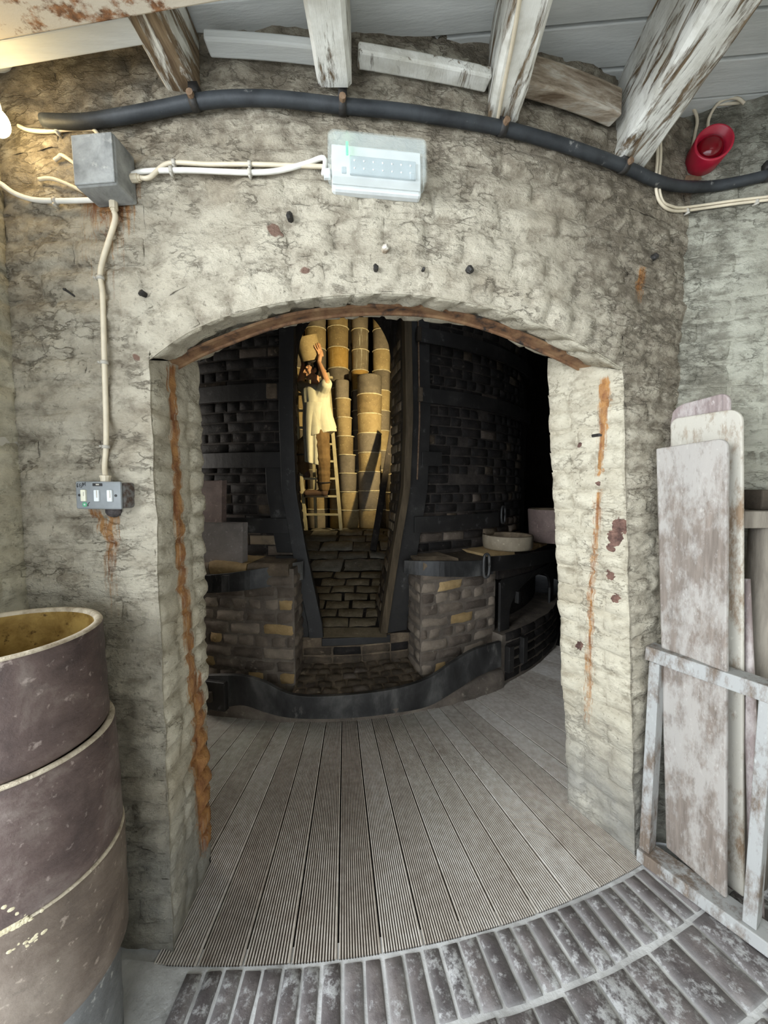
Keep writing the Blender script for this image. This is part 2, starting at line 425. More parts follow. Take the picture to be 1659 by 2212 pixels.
MAT['rim'] = mottled('chalky_clay_edge', [(0.3, (0.34, 0.27, 0.19)), (0.6, (0.64, 0.56, 0.43))], 30, 0.7, 60, 0.9, dist=0.01)
MAT['k_tan'] = saggar_mat('tan_kiln_saggar', [(0.25, (0.20, 0.145, 0.075)), (0.6, (0.36, 0.27, 0.135)), (0.8, (0.46, 0.36, 0.19))], rough=0.8, rnd=0.4)
MAT['k_ochre'] = saggar_mat('ochre_kiln_saggar', [(0.3, (0.36, 0.215, 0.055)), (0.7, (0.56, 0.36, 0.11))], rough=0.75, rnd=0.2, drip=(0.62, 0.46, 0.2))
MAT['k_grey'] = saggar_mat('grey_kiln_saggar', [(0.3, (0.13, 0.11, 0.085)), (0.7, (0.25, 0.21, 0.16))], rough=0.8, rnd=0.3)
MAT['k_drip'] = saggar_mat('dripped_kiln_saggar', [(0.3, (0.17, 0.14, 0.10)), (0.7, (0.29, 0.24, 0.16))], rough=0.8, rnd=0.2, drip=(0.60, 0.58, 0.48))
MAT['wad'] = mottled('pale_wad_clay', [(0.3, (0.48, 0.41, 0.26)), (0.6, (0.74, 0.66, 0.46))], 30, 0.6, 60, 0.9)
def soot(name, a, b, c_, rnd=0.5, gloss=0.75):
    n = N(name); f = n.noise(7, 7, 0.65)
    f = n.math('ADD', f, n.math('MULTIPLY', n.math('SUBTRACT', n.rnd(), 0.5), rnd))
    c = n.ramp(f, [(0.25, a), (0.52, b), (0.78, c_)])
    c = n.mix(n.ramp(n.noise(16, 7, 0.7), [(0.60, 0.0), (0.72, 0.5)]), c, tuple(min(1, x * 1.8 + 0.02) for x in c_))
    n.bump(n.noise(26, 7, 0.7), 0.7, 0.012)
    return n.done(c, gloss, 0, 0.25)
MAT['soot'] = soot('sooty_brick', (0.014, 0.012, 0.011), (0.036, 0.029, 0.025), (0.105, 0.082, 0.068), 0.62)
MAT['soot_joint'] = soot('sooty_mortar', (0.02, 0.017, 0.015), (0.055, 0.045, 0.038), (0.11, 0.09, 0.075), 0.1)
MAT['hobbrick'] = soot('worn_hob_brick', (0.085, 0.066, 0.052), (0.165, 0.13, 0.10), (0.26, 0.21, 0.16), 0.5)
MAT['hobjoint'] = soot('hob_mortar', (0.075, 0.062, 0.05), (0.15, 0.122, 0.098), (0.23, 0.195, 0.155), 0.1)
MAT['buff'] = soot('buff_fire_brick', (0.22, 0.145, 0.062), (0.37, 0.25, 0.115), (0.50, 0.36, 0.185), 0.3)
MAT['redbrick'] = soot('red_brick', (0.10, 0.045, 0.032), (0.17, 0.072, 0.05), (0.23, 0.11, 0.08), 0.3)
MAT['cobble'] = soot('worn_step_brick', (0.055, 0.042, 0.03), (0.135, 0.10, 0.068), (0.27, 0.205, 0.135), 0.7)
MAT['kfloor'] = soot('kiln_floor_brick', (0.10, 0.078, 0.05), (0.21, 0.165, 0.105), (0.32, 0.26, 0.175), 0.4)
MAT['kslab'] = soot('kiln_floor_slab', (0.12, 0.11, 0.09), (0.21, 0.19, 0.155), (0.34, 0.315, 0.26), 0.4)
MAT['iron'] = mottled('sooted_iron', [(0.3, (0.010, 0.009, 0.008)), (0.55, (0.019, 0.017, 0.0155)), (0.78, (0.042, 0.038, 0.034))], 6, 0.3, 30, 0.55, spots=(0.13, 0.125, 0.12), spot_scale=12, spot_cut=(0.62, 0.76), spec=0.5)
MAT['hoop'] = mottled('worn_iron_hoop', [(0.36, (0.011, 0.0105, 0.010)), (0.5, (0.030, 0.029, 0.028)), (0.72, (0.125, 0.12, 0.112))], 5, 0.35, 30, 0.5, stretch=(1, 1, 0.5), spots=(0.24, 0.225, 0.20), spot_scale=6, spot_cut=(0.60, 0.76), spec=0.5)
MAT['darkwood'] = mottled('sooty_timber', [(0.3, (0.045, 0.032, 0.018)), (0.7, (0.125, 0.092, 0.055))], 6, 0.5, 30, 0.8, stretch=(5, 5, 0.6))
MAT['rustbar'] = mottled('rusty_arch_bar', [(0.35, (0.035, 0.03, 0.027)), (0.48, (0.20, 0.105, 0.055)), (0.7, (0.34, 0.215, 0.115))], 14, 0.5, 40, 0.7)
MAT['slab_purple'] = saggar_mat('purple_fireclay', [(0.3, (0.15, 0.105, 0.092)), (0.7, (0.27, 0.20, 0.175))], rough=0.7, rnd=0.2)
MAT['slab_grey'] = saggar_mat('grey_fireclay', [(0.3, (0.17, 0.15, 0.14)), (0.7, (0.30, 0.265, 0.245))], rough=0.7, rnd=0.2)
MAT['ring'] = saggar_mat('pale_ring_clay', [(0.3, (0.21, 0.17, 0.115)), (0.7, (0.37, 0.31, 0.225))], rough=0.75, rnd=0.1)
def deckmat():
    n = N('weathered_decking'); v = n.pos((1, 1, 1), False)
    big = n.noise(1.7, 4, 0.6, v); g = n.noise(30, 5, 0.6)
    f = n.math('ADD', n.math('MULTIPLY', big, 0.5), n.math('MULTIPLY', g, 0.5))
    f = n.math('ADD', f, n.math('MULTIPLY', n.math('SUBTRACT', n.rnd(), 0.5), 0.16))
    c = n.ramp(f, [(0.30, (0.33, 0.28, 0.235)), (0.5, (0.52, 0.47, 0.41)), (0.7, (0.72, 0.685, 0.635))])
    c = n.mix(n.attr('dirt_shade'), c, (0.10, 0.08, 0.063))
    c = n.mix(n.ramp(n.noise(5, 6, 0.65), [(0.60, 0.0), (0.74, 0.5)]), c, (0.16, 0.11, 0.07))
    n.bump(n.noise(80, 4, 0.6), 0.3, 0.003)
    return n.done(c, 0.75, 0, 0.3)
MAT['deck'] = deckmat()
def pavemat():
    n = N('dusty_blue_paving_brick')
    f = n.math('ADD', n.noise(14, 7, 0.68), n.math('MULTIPLY', n.math('SUBTRACT', n.rnd(), 0.5), 0.25))
    c = n.ramp(f, [(0.3, (0.07, 0.06, 0.06)), (0.55, (0.125, 0.107, 0.105)), (0.75, (0.20, 0.175, 0.167))])
    dust = n.ramp(n.math('ADD', n.noise(34, 9, 0.74), n.math('MULTIPLY', n.math('SUBTRACT', n.noise(4.5, 4, 0.55), 0.5), 0.62)), [(0.49, 0.0), (0.62, 0.85)])
    c = n.mix(n.math('MAXIMUM', dust, n.math('MULTIPLY', n.attr('dirt_shade'), 0.7)), c, (0.48, 0.48, 0.475))
    n.bump(n.noise(24, 7, 0.7), 0.6, 0.008)
    return n.done(c, 0.62, 0, 0.45)
MAT['pave'] = pavemat()
MAT['pave_joint'] = mottled('dusty_floor_mortar', [(0.3, (0.38, 0.375, 0.365)), (0.6, (0.62, 0.62, 0.61))], 7, 0.5, 30, 0.85, spots=(0.20, 0.19, 0.17), spot_scale=5, spot_cut=(0.58, 0.72), dist=0.01)
MAT['board'] = None
def boardmat(name, wood, wash, lo):
    n = N(name)
    f = n.noise(9, 9, 0.72, n.pos((2.0, 2.0, 0.8)))
    w = n.ramp(n.noise(12, 5, 0.6, n.pos((6, 6, 0.5))), [(0.3, tuple(x * 0.6 for x in wood)), (0.7, wood)])
    cov = n.ramp(n.math('ADD', f, n.math('MULTIPLY', n.math('SUBTRACT', n.noise(2.5, 4, 0.55), 0.5), 0.5)), [(lo, 0.0), (lo + 0.16, 0.9)])
    c = n.mix(cov, w, wash)
    c = n.mix(n.ramp(n.noise(34, 5, 0.65, n.pos((1.6, 1.6, 0.7))), [(0.60, 0.0), (0.72, 0.6)]), c, tuple(min(1, x * 1.35) for x in wash))
    c = n.mix(n.ramp(n.noise(26, 5, 0.6, n.pos((3, 3, 0.5))), [(0.62, 0.0), (0.74, 0.5)]), c, tuple(x * 0.45 for x in wood))
    n.bump(n.math('ADD', f, n.math('MULTIPLY', cov, 0.2)), 0.35, 0.006)
    return n.done(c, 0.7, 0, 0.3)
MAT['board'] = boardmat('scraped_pale_board', (0.27, 0.225, 0.19), (0.40, 0.375, 0.345), 0.42)
MAT['board2'] = boardmat('flaking_white_board', (0.30, 0.21, 0.135), (0.52, 0.495, 0.43), 0.38)
MAT['board3'] = boardmat('mauve_grey_board', (0.36, 0.29, 0.275), (0.50, 0.45, 0.43), 0.50)
MAT['frame'] = boardmat('dusty_softwood', (0.20, 0.155, 0.12), (0.385, 0.39, 0.38), 0.38)
MAT['greywood'] = mottled('grey_old_timber', [(0.3, (0.12, 0.10, 0.08)), (0.7, (0.30, 0.265, 0.215))], 5, 0.4, 30, 0.8, stretch=(4, 4, 0.7))
MAT['brownwood'] = mottled('dark_bench_timber', [(0.3, (0.035, 0.027, 0.02)), (0.7, (0.10, 0.08, 0.058))], 5, 0.4, 30, 0.8, stretch=(1, 3, 3))
MAT['ladder'] = mottled('bare_ladder_wood', [(0.3, (0.38, 0.33, 0.20)), (0.7, (0.56, 0.50, 0.33))], 8, 0.3, 40, 0.75)
MAT['skin'] = mottled('painted_skin', [(0.3, (0.55, 0.29, 0.155)), (0.7, (0.66, 0.37, 0.215))], 12, 0.1, 60, 0.55)
MAT['hair'] = mottled('black_hair', [(0.3, (0.008, 0.006, 0.005)), (0.7, (0.03, 0.022, 0.016))], 30, 0.5, 80, 0.6)
MAT['smock'] = mottled('cream_smock_cloth', [(0.3, (0.56, 0.53, 0.40)), (0.7, (0.70, 0.67, 0.52))], 6, 0.25, 60, 0.9)
MAT['trouser'] = mottled('brown_trousers', [(0.3, (0.125, 0.075, 0.030)), (0.7, (0.215, 0.135, 0.06))], 9, 0.4, 50, 0.9)
MAT['boot'] = mottled('brown_leather_boot', [(0.3, (0.085, 0.05, 0.032)), (0.7, (0.16, 0.10, 0.068))], 12, 0.3, 50, 0.6)
MAT['sole'] = plain('dark_sole', (0.03, 0.022, 0.016), 0.7)
MAT['dark_shell'] = soot('soot_black_lining', (0.012, 0.010, 0.009), (0.03, 0.025, 0.022), (0.06, 0.05, 0.042), 0.1)
MAT['plaster'] = mottled('plain_limewash', [(0.3, (0.50, 0.47, 0.40)), (0.7, (0.66, 0.63, 0.55))], 3, 0.3, 20, 0.9)
# ------------------------------------------------------------------ hovel wall: limewashed brick, arch doorway
def D(p, k=1.0):
    q = V((p.x, p.y, p.z * 1.7))
    return k * (0.0115 * noise.noise(q * 6.5) + 0.0088 * noise.noise(q * 17 + V((3, 1, 7))) + 0.0052 * noise.noise(q * 41))

RUST = []       # (a, b, radius, strength at a, strength at b)
def seg_d(p, a, b):
    ab = b - a; t = max(0, min(1, (p - a).dot(ab) / max(ab.length_squared, 1e-9)))
    return (p - (a + ab * t)).length, t
def f_pt(px, py): return cyl(px, py, R_OUT)
for a, b, r, s0, s1 in [((225, 395), (235, 420), 0.085, 1.0, 1.0), ((240, 430), (232, 520), 0.10, 0.85, 0.30), ((228, 520), (228, 700), 0.11, 0.30, 0.16), ((262, 390), (285, 400), 0.05, 0.8, 0.5),
                        ((205, 1105), (238, 1170), 0.022, 0.85, 0.75), ((238, 1170), (242, 1235), 0.03, 0.8, 0.55), ((243, 1235), (246, 1330), 0.03, 0.5, 0.3), ((243, 1100), (246, 1180), 0.022, 0.9, 0.6),
                        ((1385, 590), (1387, 640), 0.03, 0.9, 0.6)]:
    RUST.append((f_pt(*a), f_pt(*b), r, s0, s1))
def zones(p):
    d = r_ = 0.0
    for a, b, r, s0, s1 in RUST:
        q, t = seg_d(p, a, b)
        if q < r * 1.4: r_ = max(r_, lerp(s0, s1, t) * (1 - sst(0.25 * r, 1.4 * r, q)))
    g = sst(0.66, 0.0, p.z) * 0.85
    ph = phi(p)
    d += 0.50 * sst(0.30, 0.42, ph) * sst(1.35, 1.95, p.z)     # grime plus painted shade where the wall turns away, right of the arch
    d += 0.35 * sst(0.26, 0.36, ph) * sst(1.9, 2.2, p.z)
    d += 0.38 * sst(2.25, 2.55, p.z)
    d += 0.12 * sst(-0.02, -0.14, ph) * sst(1.1, 1.7, p.z)
    d += 0.26 * sst(1.05, 1.45, math.hypot((ph - 0.13) * R_OUT, max(0, p.z - 1.35)))      # darker away from the arch
    return min(d, 0.75), r_, g

# arrises of the doorway, outside face and inside face
FLb, FLt = cyl(375, 2060, R_OUT), cyl(322, 778, R_OUT)
FRb, FRt = cyl(1371, 1853, R_OUT), cyl(1345, 800, R_OUT)
BLb, BLt = cyl(455, 1850, R_IN), cyl(432, 782, R_IN)
BRb, BRt = cyl(1228, 1722, R_IN), cyl(1180, 772, R_IN)
for p in (FLb, FRb, BLb, BRb): p.z = ZF
FARCH = [cyl(x, y, R_OUT) for x, y in smooth_path([V((x, y, 0)) for x, y in [(322, 778), (400, 722), (500, 680), (640, 648), (840, 634), (1000, 652), (1130, 688), (1230, 730), (1345, 800)]], 6) and
         [(v.x, v.y) for v in smooth_path([V((x, y, 0)) for x, y in [(322, 778), (400, 722), (500, 680), (640, 648), (840, 634), (1000, 652), (1130, 688), (1230, 730), (1345, 800)]], 6)]]
BARCH = [cyl(v.x, v.y, R_IN) for v in smooth_path([V((x, y, 0)) for x, y in [(432, 782), (510, 736), (600, 707), (690, 691), (780, 685), (880, 687), (980, 699), (1080, 724), (1180, 772)]], 6)]
def arclen(pts):
    L = [0.0]
    for a, b in zip(pts, pts[1:]): L.append(L[-1] + (b - a).length)
    return L
FAL, BAL = arclen(FARCH), arclen(BARCH)
def poly_at(pts, L, s):
    s = max(0, min(L[-1], s))
    for i in range(len(L) - 1):
        if s <= L[i + 1]:
            return pts[i].lerp(pts[i + 1], (s - L[i]) / max(L[i + 1] - L[i], 1e-9))
    return pts[-1].copy()
FPZ = [(phi(p), p.z) for p in FARCH]                       # arch height over phi
def arch_z(ph): return interp(FPZ, ph)
zL, zR = FLt.z, FRt.z
def rag(z, s): return (0.008 * noise.noise(V((s, 2.2, z * 7))) + 0.005 * noise.noise(V((s, 7.1, z * 19)))) * sst(0, 0.2, min(z - ZF, 1)) / R_OUT
def phL(z): return lerp(phi(FLb), phi(FLt), min(1, (z - ZF) / (zL - ZF))) + (rag(z, 1.0) if z < zL else 0)
def phR(z): return lerp(phi(FRb), phi(FRt), min(1, (z - ZF) / (zR - ZF))) + (rag(z, 5.0) if z < zR else 0)
PH_A, PH_B = math.asin((-1.19 - CX) / R_OUT), math.asin((1.26 - CX) / R_OUT)
Z_TOP = 2.87
def S_front(s, z):
    ph = s / R_OUT; n = radial(ph); return pol(R_OUT, ph, z), n

def edge_list(L, e):
    n = max(2, int(L / 0.024))
    return [0.0, e / L] + [e / L + (1 - 2 * e / L) * k / n for k in range(1, n)] + [1 - e / L, 1.0]
def patch(m, S, u0, u1, v0, v1, h=0.008, e=0.010, Dk=1.0, sink=-0.005, zf=zones, flip=False, jdirt=0.55, seg=0.024, jit=0.003):
    """one brick: a pillow of real relief bedded in the wall surface S(u,v)"""
    def el(L):
        n = max(2, int(L / seg)); ee = min(e, L * 0.2)
        return [0.0, ee / L] + [ee / L + (1 - 2 * ee / L) * k / n for k in range(1, n)] + [1 - ee / L, 1.0]
    eu, ev = el(u1 - u0), el(v1 - v0)
    j4 = [(R.uniform(-jit, jit), R.uniform(-jit, jit)) for _ in range(4)]
    nu, nv = len(eu) - 1, len(ev) - 1
    jvar = R.uniform(0.25, 1.0)
    def fn(i, j):
        fu, fv = eu[i], ev[j]
        ju = lerp(lerp(j4[0][0], j4[1][0], fu), lerp(j4[2][0], j4[3][0], fu), fv)
        jv = lerp(lerp(j4[0][1], j4[1][1], fu), lerp(j4[2][1], j4[3][1], fu), fv)
        p, n = S(lerp(u0, u1, fu) + ju, lerp(v0, v1, fv) + jv)
        b = min(i, nu - i, 1) + min(j, nv - j, 1)
        k = 0 if (i in (0, nu) or j in (0, nv)) else (1 if (i in (1, nu - 1) or j in (1, nv - 1)) else 2)
        off = (sink, h * 0.72, h)[k]
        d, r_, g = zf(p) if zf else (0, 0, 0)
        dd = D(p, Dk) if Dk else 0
        d = min(1, d + (jdirt, jdirt * 0.35, 0)[k] * jvar + (0.32 * sst(-0.002, -0.013, dd) if zf else 0))  # hollows darkened in the colour: grime with shading painted in
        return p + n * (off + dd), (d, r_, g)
    m.grid(fn, nu, nv, flip)

BRICKS = {}
def brick(parent, mat, S, *a, **k):
    """a brick part of its parent; past 300 the rest go into one brickwork part"""
    rec = BRICKS.setdefault(parent.name, [0, {}])
    if rec[0] < 300:
        m = M(); patch(m, S, *a, **k); rec[0] += 1
        return obj('brick', m, mat, parent, True)
    m = rec[1].setdefault(mat.name, (M(), mat, parent)); patch(m[0], S, *a, **k)
def finish_bricks():
    for nm, (n, d) in BRICKS.items():
        for k, (m, mat, parent) in d.items():
            o = obj('brickwork', m, mat, parent, True); o['kind'] = 'stuff'

# base coat of the front wall: three patches round the opening, with real lumps
wf = M()
BASE = -0.003
def base_pt(ph, z, edge=1.0, dirt_shade=0.14):
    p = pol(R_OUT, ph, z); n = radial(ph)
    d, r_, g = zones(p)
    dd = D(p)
    return p + n * ((BASE + dd) * edge), (min(1, d + dirt_shade + 0.3 * sst(-0.002, -0.013, dd)), r_, g)  # same grime and painted shading in hollows of the base coat
def strip_patch(pa, pb, nu, z0, z1, edge_side):
    nz = int((z1 - z0) / 0.025)
    def fn(i, j):
        z = lerp(z0, z1, j / nz); t = i / nu
        ph = lerp(pa(z), pb(z), t)
        e = 1.0
        if edge_side == 'b': e = sst(0, 0.03, (pb(z) - ph) * R_OUT) if z < zL + 0.02 else 1
        if edge_side == 'a': e = sst(0, 0.03, (ph - pa(z)) * R_OUT) if z < zR + 0.02 else 1
        return base_pt(ph, z, e)
    wf.grid(fn, nu, nz)
strip_patch(lambda z: PH_A, phL, 26, ZF, Z_TOP, 'b')
strip_patch(phR, lambda z: PH_B, 18, ZF, Z_TOP, 'a')
na = 72
def top_fn(i, j):
    ph = lerp(phi(FLt), phi(FRt), i / na); z0 = arch_z(ph); z = lerp(z0, Z_TOP, (j / 40) ** 1.0)
    return base_pt(ph, z, sst(0, 0.03, z - z0))
wf.grid(top_fn, na, 40)
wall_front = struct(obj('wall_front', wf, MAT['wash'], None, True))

# arch rings: two rows of header bricks following the arch
def S_ring(s, h):
    p = poly_at(FARCH, FAL, s); q = poly_at(FARCH, FAL, s + 0.01); o_ = poly_at(FARCH, FAL, s - 0.01)
    ph0, ph1 = phi(o_), phi(q)
    t = V(((ph1 - ph0) * R_OUT, q.z - o_.z)) if False else None
    tx, tz = (ph1 - ph0) * R_OUT, q.z - o_.z; l = math.hypot(tx, tz) or 1
    ph = phi(p) - tz / l * h / R_OUT; z = p.z + tx / l * h
    return pol(R_OUT, ph, z), radial(ph)
for ring, (h0, h1) in enumerate([(0.004, 0.108), (0.122, 0.228)]):
    s = 0.0; n = 0
    while s < FAL[-1] - 0.05:
        w = R.uniform(0.074, 0.108) if R.random() < 0.7 else R.uniform(0.11, 0.15)
        if s + w > FAL[-1] - 0.03: w = FAL[-1] - s
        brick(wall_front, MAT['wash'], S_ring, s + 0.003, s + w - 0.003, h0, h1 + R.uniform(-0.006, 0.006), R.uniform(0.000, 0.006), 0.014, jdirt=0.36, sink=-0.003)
        s += w
# courses
RH = 0.0855
def excl(zm):
    out = [ph for ph, z in FPZ if z + 0.235 > zm]
    return (min(out), max(out)) if out and zm > min(zL, zR) else None
row = 0; z = ZF + 0.02
while z + RH < Z_TOP + 0.02:
    zm = z + RH / 2
    spans = []
    if zm < zL + 0.18 or excl(zm):
        e = excl(zm)
        a = (e[0] if e else phL(zm)); b = (e[1] if e else phR(zm))
        if e is None or zm < zL: a = min(a, phL(zm)); 
        if e is None or zm < zR: b = max(b, phR(zm))
        if zm > zL - 0.05: a = min(a, phi(FLt) - 0.20 / R_OUT * sst(0.25, 0.0, abs(zm - zL)))
        if zm > zR - 0.05: b = max(b, phi(FRt) + 0.20 / R_OUT * sst(0.25, 0.0, abs(zm - zR)))
        spans = [(PH_A * R_OUT, a * R_OUT - 0.003, True), (b * R_OUT + 0.003, PH_B * R_OUT, False)]
    else: spans = [(PH_A * R_OUT, PH_B * R_OUT, False)]
    header_row = row % 4 == 3
    for a, b, rev in spans:
        s = 0.0; first = True; L = b - a
        while s < L - 0.03:
            w = 0.112 if header_row else 0.226
            if first and row % 2: w *= 0.55 if not header_row else 1.5
            w += R.uniform(-0.008, 0.008); first = False
            if L - s - w < 0.05: w = L - s
            x0, x1 = (a + s, a + s + w) if not rev else (b - s - w, b - s)
            if R.random() > 0.05:
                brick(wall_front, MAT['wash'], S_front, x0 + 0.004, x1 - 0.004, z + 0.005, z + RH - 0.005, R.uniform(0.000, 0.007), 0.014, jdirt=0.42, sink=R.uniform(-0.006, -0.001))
            s += w
    z += RH; row += 1
# small nails, plugs and holes stuck in the wall
for k, (x, y, r) in enumerate([(832, 538, 0.011), (1013, 584, 0.012), (914, 583, 0.005), (812, 580, 0.008), (626, 468, 0.010), (310, 635, 0.009), (1290, 940, 0.006), (1412, 556, 0.012)]):
    p = cyl(x, y, R_OUT + 0.004); m = M(); q = radial(phi(p))
    m.tube([p - q * 0.02, p + q * 0.008, p + q * 0.014 + V((R.uniform(-.006, .006), 0, R.uniform(-.012, .004)))], [r, r, r * 0.6], 7)
    obj('plug', m, MAT['plate_wood'] if k == 0 else MAT['nail'], wall_front)
m = M(); p = cyl(140, 625, R_OUT + 0.02); q = cyl(170, 646, R_OUT - 0.01)
m.tube([p, q], [0.0035, 0.0025], 6); m.ball(p, 0.006, 0.006, 0.004, None, 8); lab(obj('nail', m, MAT['nail'], wall_front), 'bent iron nail in the wall')

# ------------------------------------------------------------------ reveals and soffit of the doorway
def jam(fb, ft, bb, bt, ph_=None):
    def P(t, z):
        f = fb.lerp(ft, min(1, (z - ZF) / (ft.z - ZF))); f = pol(R_OUT, ph_(z), z)
        b = bb.lerp(bt, min(1, (z - ZF) / (bt.z - ZF))); b.z = z
        return f.lerp(b, t)
    return P
PLf, PRf = jam(FLb, FLt, BLb, BLt, phL), jam(FRb, FRt, BRb, BRt, phR)
def S_jam(P, sgn):
    Lr = (P(1, 1.0) - P(0, 1.0)).length
    def S(u, z):
        p = P(u / Lr, z); d = P(1, z) - P(0, z); n = V((d.y, -d.x, 0)).normalized() * sgn
        return p, n
    return S, Lr
S_left, LL = S_jam(PLf, 1)
S_right, LR = S_jam(PRf, -1)
JR = {}
def on_plane(P, px, py):     # pixel onto the reveal
    best = None
    for k in range(0, 61):
        t = k / 60
        d = ray(px, py)
        # march z so that the point at depth t lies on the ray
        p = P(t, 1.0); tt = p.y / d.y; q = EYE + d * tt; p2 = P(t, max(ZF, q.z)); e = abs(p2.x - (EYE + d * (p2.y / d.y)).x)
        if best is None or e < best[0]: best = (e, EYE + d * (p2.y / d.y))
    return best[1]
RUST_L = [(on_plane(PLf, a, b), on_plane(PLf, c, d), r, s0, s1) for a, b, c, d, r, s0, s1 in
          [(374, 800, 380, 1000, 0.030, 1, 1), (380, 1000, 392, 1250, 0.034, 1, 0.95), (392, 1250, 415, 1480, 0.038, 0.9, 0.95), (418, 1480, 436, 1620, 0.06, 1.0, 1.0), (432, 1620, 446, 1800, 0.085, 1.15, 0.85)]]
RUST_R = [(on_plane(PRf, a, b), on_plane(PRf, c, d), r, s0, s1) for a, b, c, d, r, s0, s1 in
          [(1306, 822, 1302, 930, 0.024, 1.2, 0.95), (1302, 930, 1290, 1100, 0.019, 0.95, 0.85), (1290, 1100, 1278, 1300, 0.019, 0.8, 0.75), (1278, 1300, 1273, 1420, 0.022, 0.7, 0.75), (1272, 1420, 1268, 1560, 0.029, 0.75, 0.45)]]
FLAKE = [(on_plane(PRf, x, y), r) for x, y, r in ((1340, 1135, 0.030), (1330, 1160, 0.028), (1320, 1185, 0.014), (1320, 1241, 0.019), (1329, 1292, 0.018), (1292, 1045, 0.014), (1252, 1396, 0.018), (1250, 960, 0.010), (1254, 1040, 0.010))]
def zones_j(lst):
    def f(p):
        r_ = 0.0
        for a, b, r, s0, s1 in lst:
            q, t = seg_d(p, a, b)
            if q < r * 1.4: r_ = max(r_, lerp(s0, s1, t) * (1 - sst(0.2 * r, 1.4 * r, q)))
        if lst is RUST_R:
            for q_, rr_ in FLAKE:
                d_ = (p - q_).length
                if d_ < rr_ * 1.6: r_ = min(r_ if r_ < 0 else 0, -(1 - sst(0.5 * rr_, 1.6 * rr_, d_)))
        return 0.0, r_, sst(0.62, -0.03, p.z) * 0.95
    return f
trims = []
for nm, S, Lr, P, ft, bt, lst, sgn in [('trim_1', S_left, LL, PLf, FLt, BLt, RUST_L, False), ('trim_2', S_right, LR, PRf, FRt, BRt, RUST_R, True)]:
    m = M(); zt = min(ft.z, bt.z); zf = zones_j(lst); nz = 80
    def fn(i, j):
        t = i / 14; z = lerp(ZF, lerp(ft.z, bt.z, t), j / nz)
        p, n = S(t * Lr, z); d, r_, g = zf(p)
        e = sst(0, 0.08, t)
        return p + n * (-0.004 + D(p, 0.8)) * e, (0.2, r_, g)
    m.grid(fn, 14, nz, sgn)
    t_ = struct(obj(nm, m, MAT['wash_reveal'], None, True)); trims.append(t_)
    z = ZF + 0.02; row = 0
    while z + 0.07 < zt:
        cuts = [0, 0.112, 0.225, Lr] if row % 2 else [0, 0.225, Lr] if row % 4 else [0, 0.10, 0.2, Lr]
        for a, b in zip(cuts, cuts[1:]):
            hh = R.uniform(0.002, 0.007) + (0.008 if b == Lr else 0)
            brick(t_, MAT['wash_reveal'], S, a + 0.003, b - 0.003 + (0.006 if b == Lr else 0), z + 0.004, z + RH - 0.004, hh, 0.013, 0.8, zf=zf, flip=sgn, jdirt=0.35)
        z += RH; row += 1
# soffit
m = M()
def S_sof(s, u):
    k = s / FAL[-1]
    f = poly_at(FARCH, FAL, s); b = poly_at(BARCH, BAL, k * BAL[-1])
    f2 = poly_at(FARCH, FAL, s + 0.02); f1 = poly_at(FARCH, FAL, s - 0.02)
    n = (f2 - f1).cross(b - f).normalized()
    if n.z > 0: n = -n
    return f.lerp(b, u), n
def fn(i, j):
    s = FAL[-1] * i / 90; t = j / 12
    p, n = S_sof(s, t); return p + n * (-0.003 + D(p, 0.8)) * sst(0, 0.08, t), (0.15, 0, 0)
m.grid(fn, 90, 12)
soffit = struct(obj('trim_3', m, MAT['wash_reveal'], None, True))
s = 0.0
while s < FAL[-1] - 0.05:
    w = R.uniform(0.075, 0.12)
    if s + w > FAL[-1] - 0.04: w = FAL[-1] - s
    for a, b in ((0.0, 0.42), (0.58, 1.02)):
        brick(soffit, MAT['wash_reveal'], lambda u, v: S_sof(u, v), s + 0.003, s + w - 0.003, a + 0.004, b, R.uniform(0.002, 0.008), 0.012, 0.8, zf=None, jdirt=0.4, seg=0.05, jit=0.002)
    s += w
# flat rusty iron arch bar carrying the soffit
ib = [cyl(v.x, v.y, 3.85) for v in smooth_path([V((x, y, 0)) for x, y in [(366, 796), (430, 762), (500, 733), (580, 704), (660, 685), (750, 674), (840, 671), (930, 676), (1000, 690), (1080, 714), (1160, 747), (1240, 784), (1312, 824)]], 5)]
m = M(); pa = []; pb = []
for p in ib:
    n = radial(phi(p)); pa.append(p + n * 0.030 + V((0, 0, 0.010))); pb.append(p - n * 0.024 + V((0, 0, 0.010)))
m.strip(pa, pb, V((0, 0, -0.009)))
pa2 = [p + V((0, 0, 0.001)) - radial(phi(p)) * 0.024 for p in ib]; pb2 = [p + V((0, 0, -0.007)) - radial(phi(p)) * 0.024 for p in ib]
m.strip(pa2, pb2, [radial(phi(p)) * 0.008 for p in ib])
arch_bar = tag(obj('arch_bar', m, MAT['rustbar'], None), 'rusty flat iron bar curving under the whitewashed doorway arch', 'iron bar')

# ------------------------------------------------------------------ hovel inside face, roof cone, outside walls
m = M()
def ring_fn(i, j):
    a0 = phi(BRb); a1 = phi(BLb) + 2 * math.pi
    return pol(R_IN, lerp(a0, a1, i / 64), lerp(ZF, 4.2, j / 4))
m.grid(ring_fn, 64, 4)
def over_fn(i, j):
    p = poly_at(BARCH, BAL, BAL[-1] * i / 40); return pol(R_IN, phi(p), lerp(p.z, 4.2, j / 3))
m.grid(over_fn, 40, 3)
m.grid(lambda i, j: pol(lerp(R_IN, 0.05, j / 6), 2 * math.pi * i / 48, lerp(4.2, 6.2, (j / 6) ** 0.7)), 48, 6)
# outside skin above the ceiling and thickness caps
m.grid(lambda i, j: pol(3.99, lerp(PH_B + 0.01, PH_A - 0.01 + 2 * math.pi, i / 48), lerp(ZF, 4.2, j)), 48, 1)
struct(obj('wall_inside', m, MAT['dark_shell'], None, True))

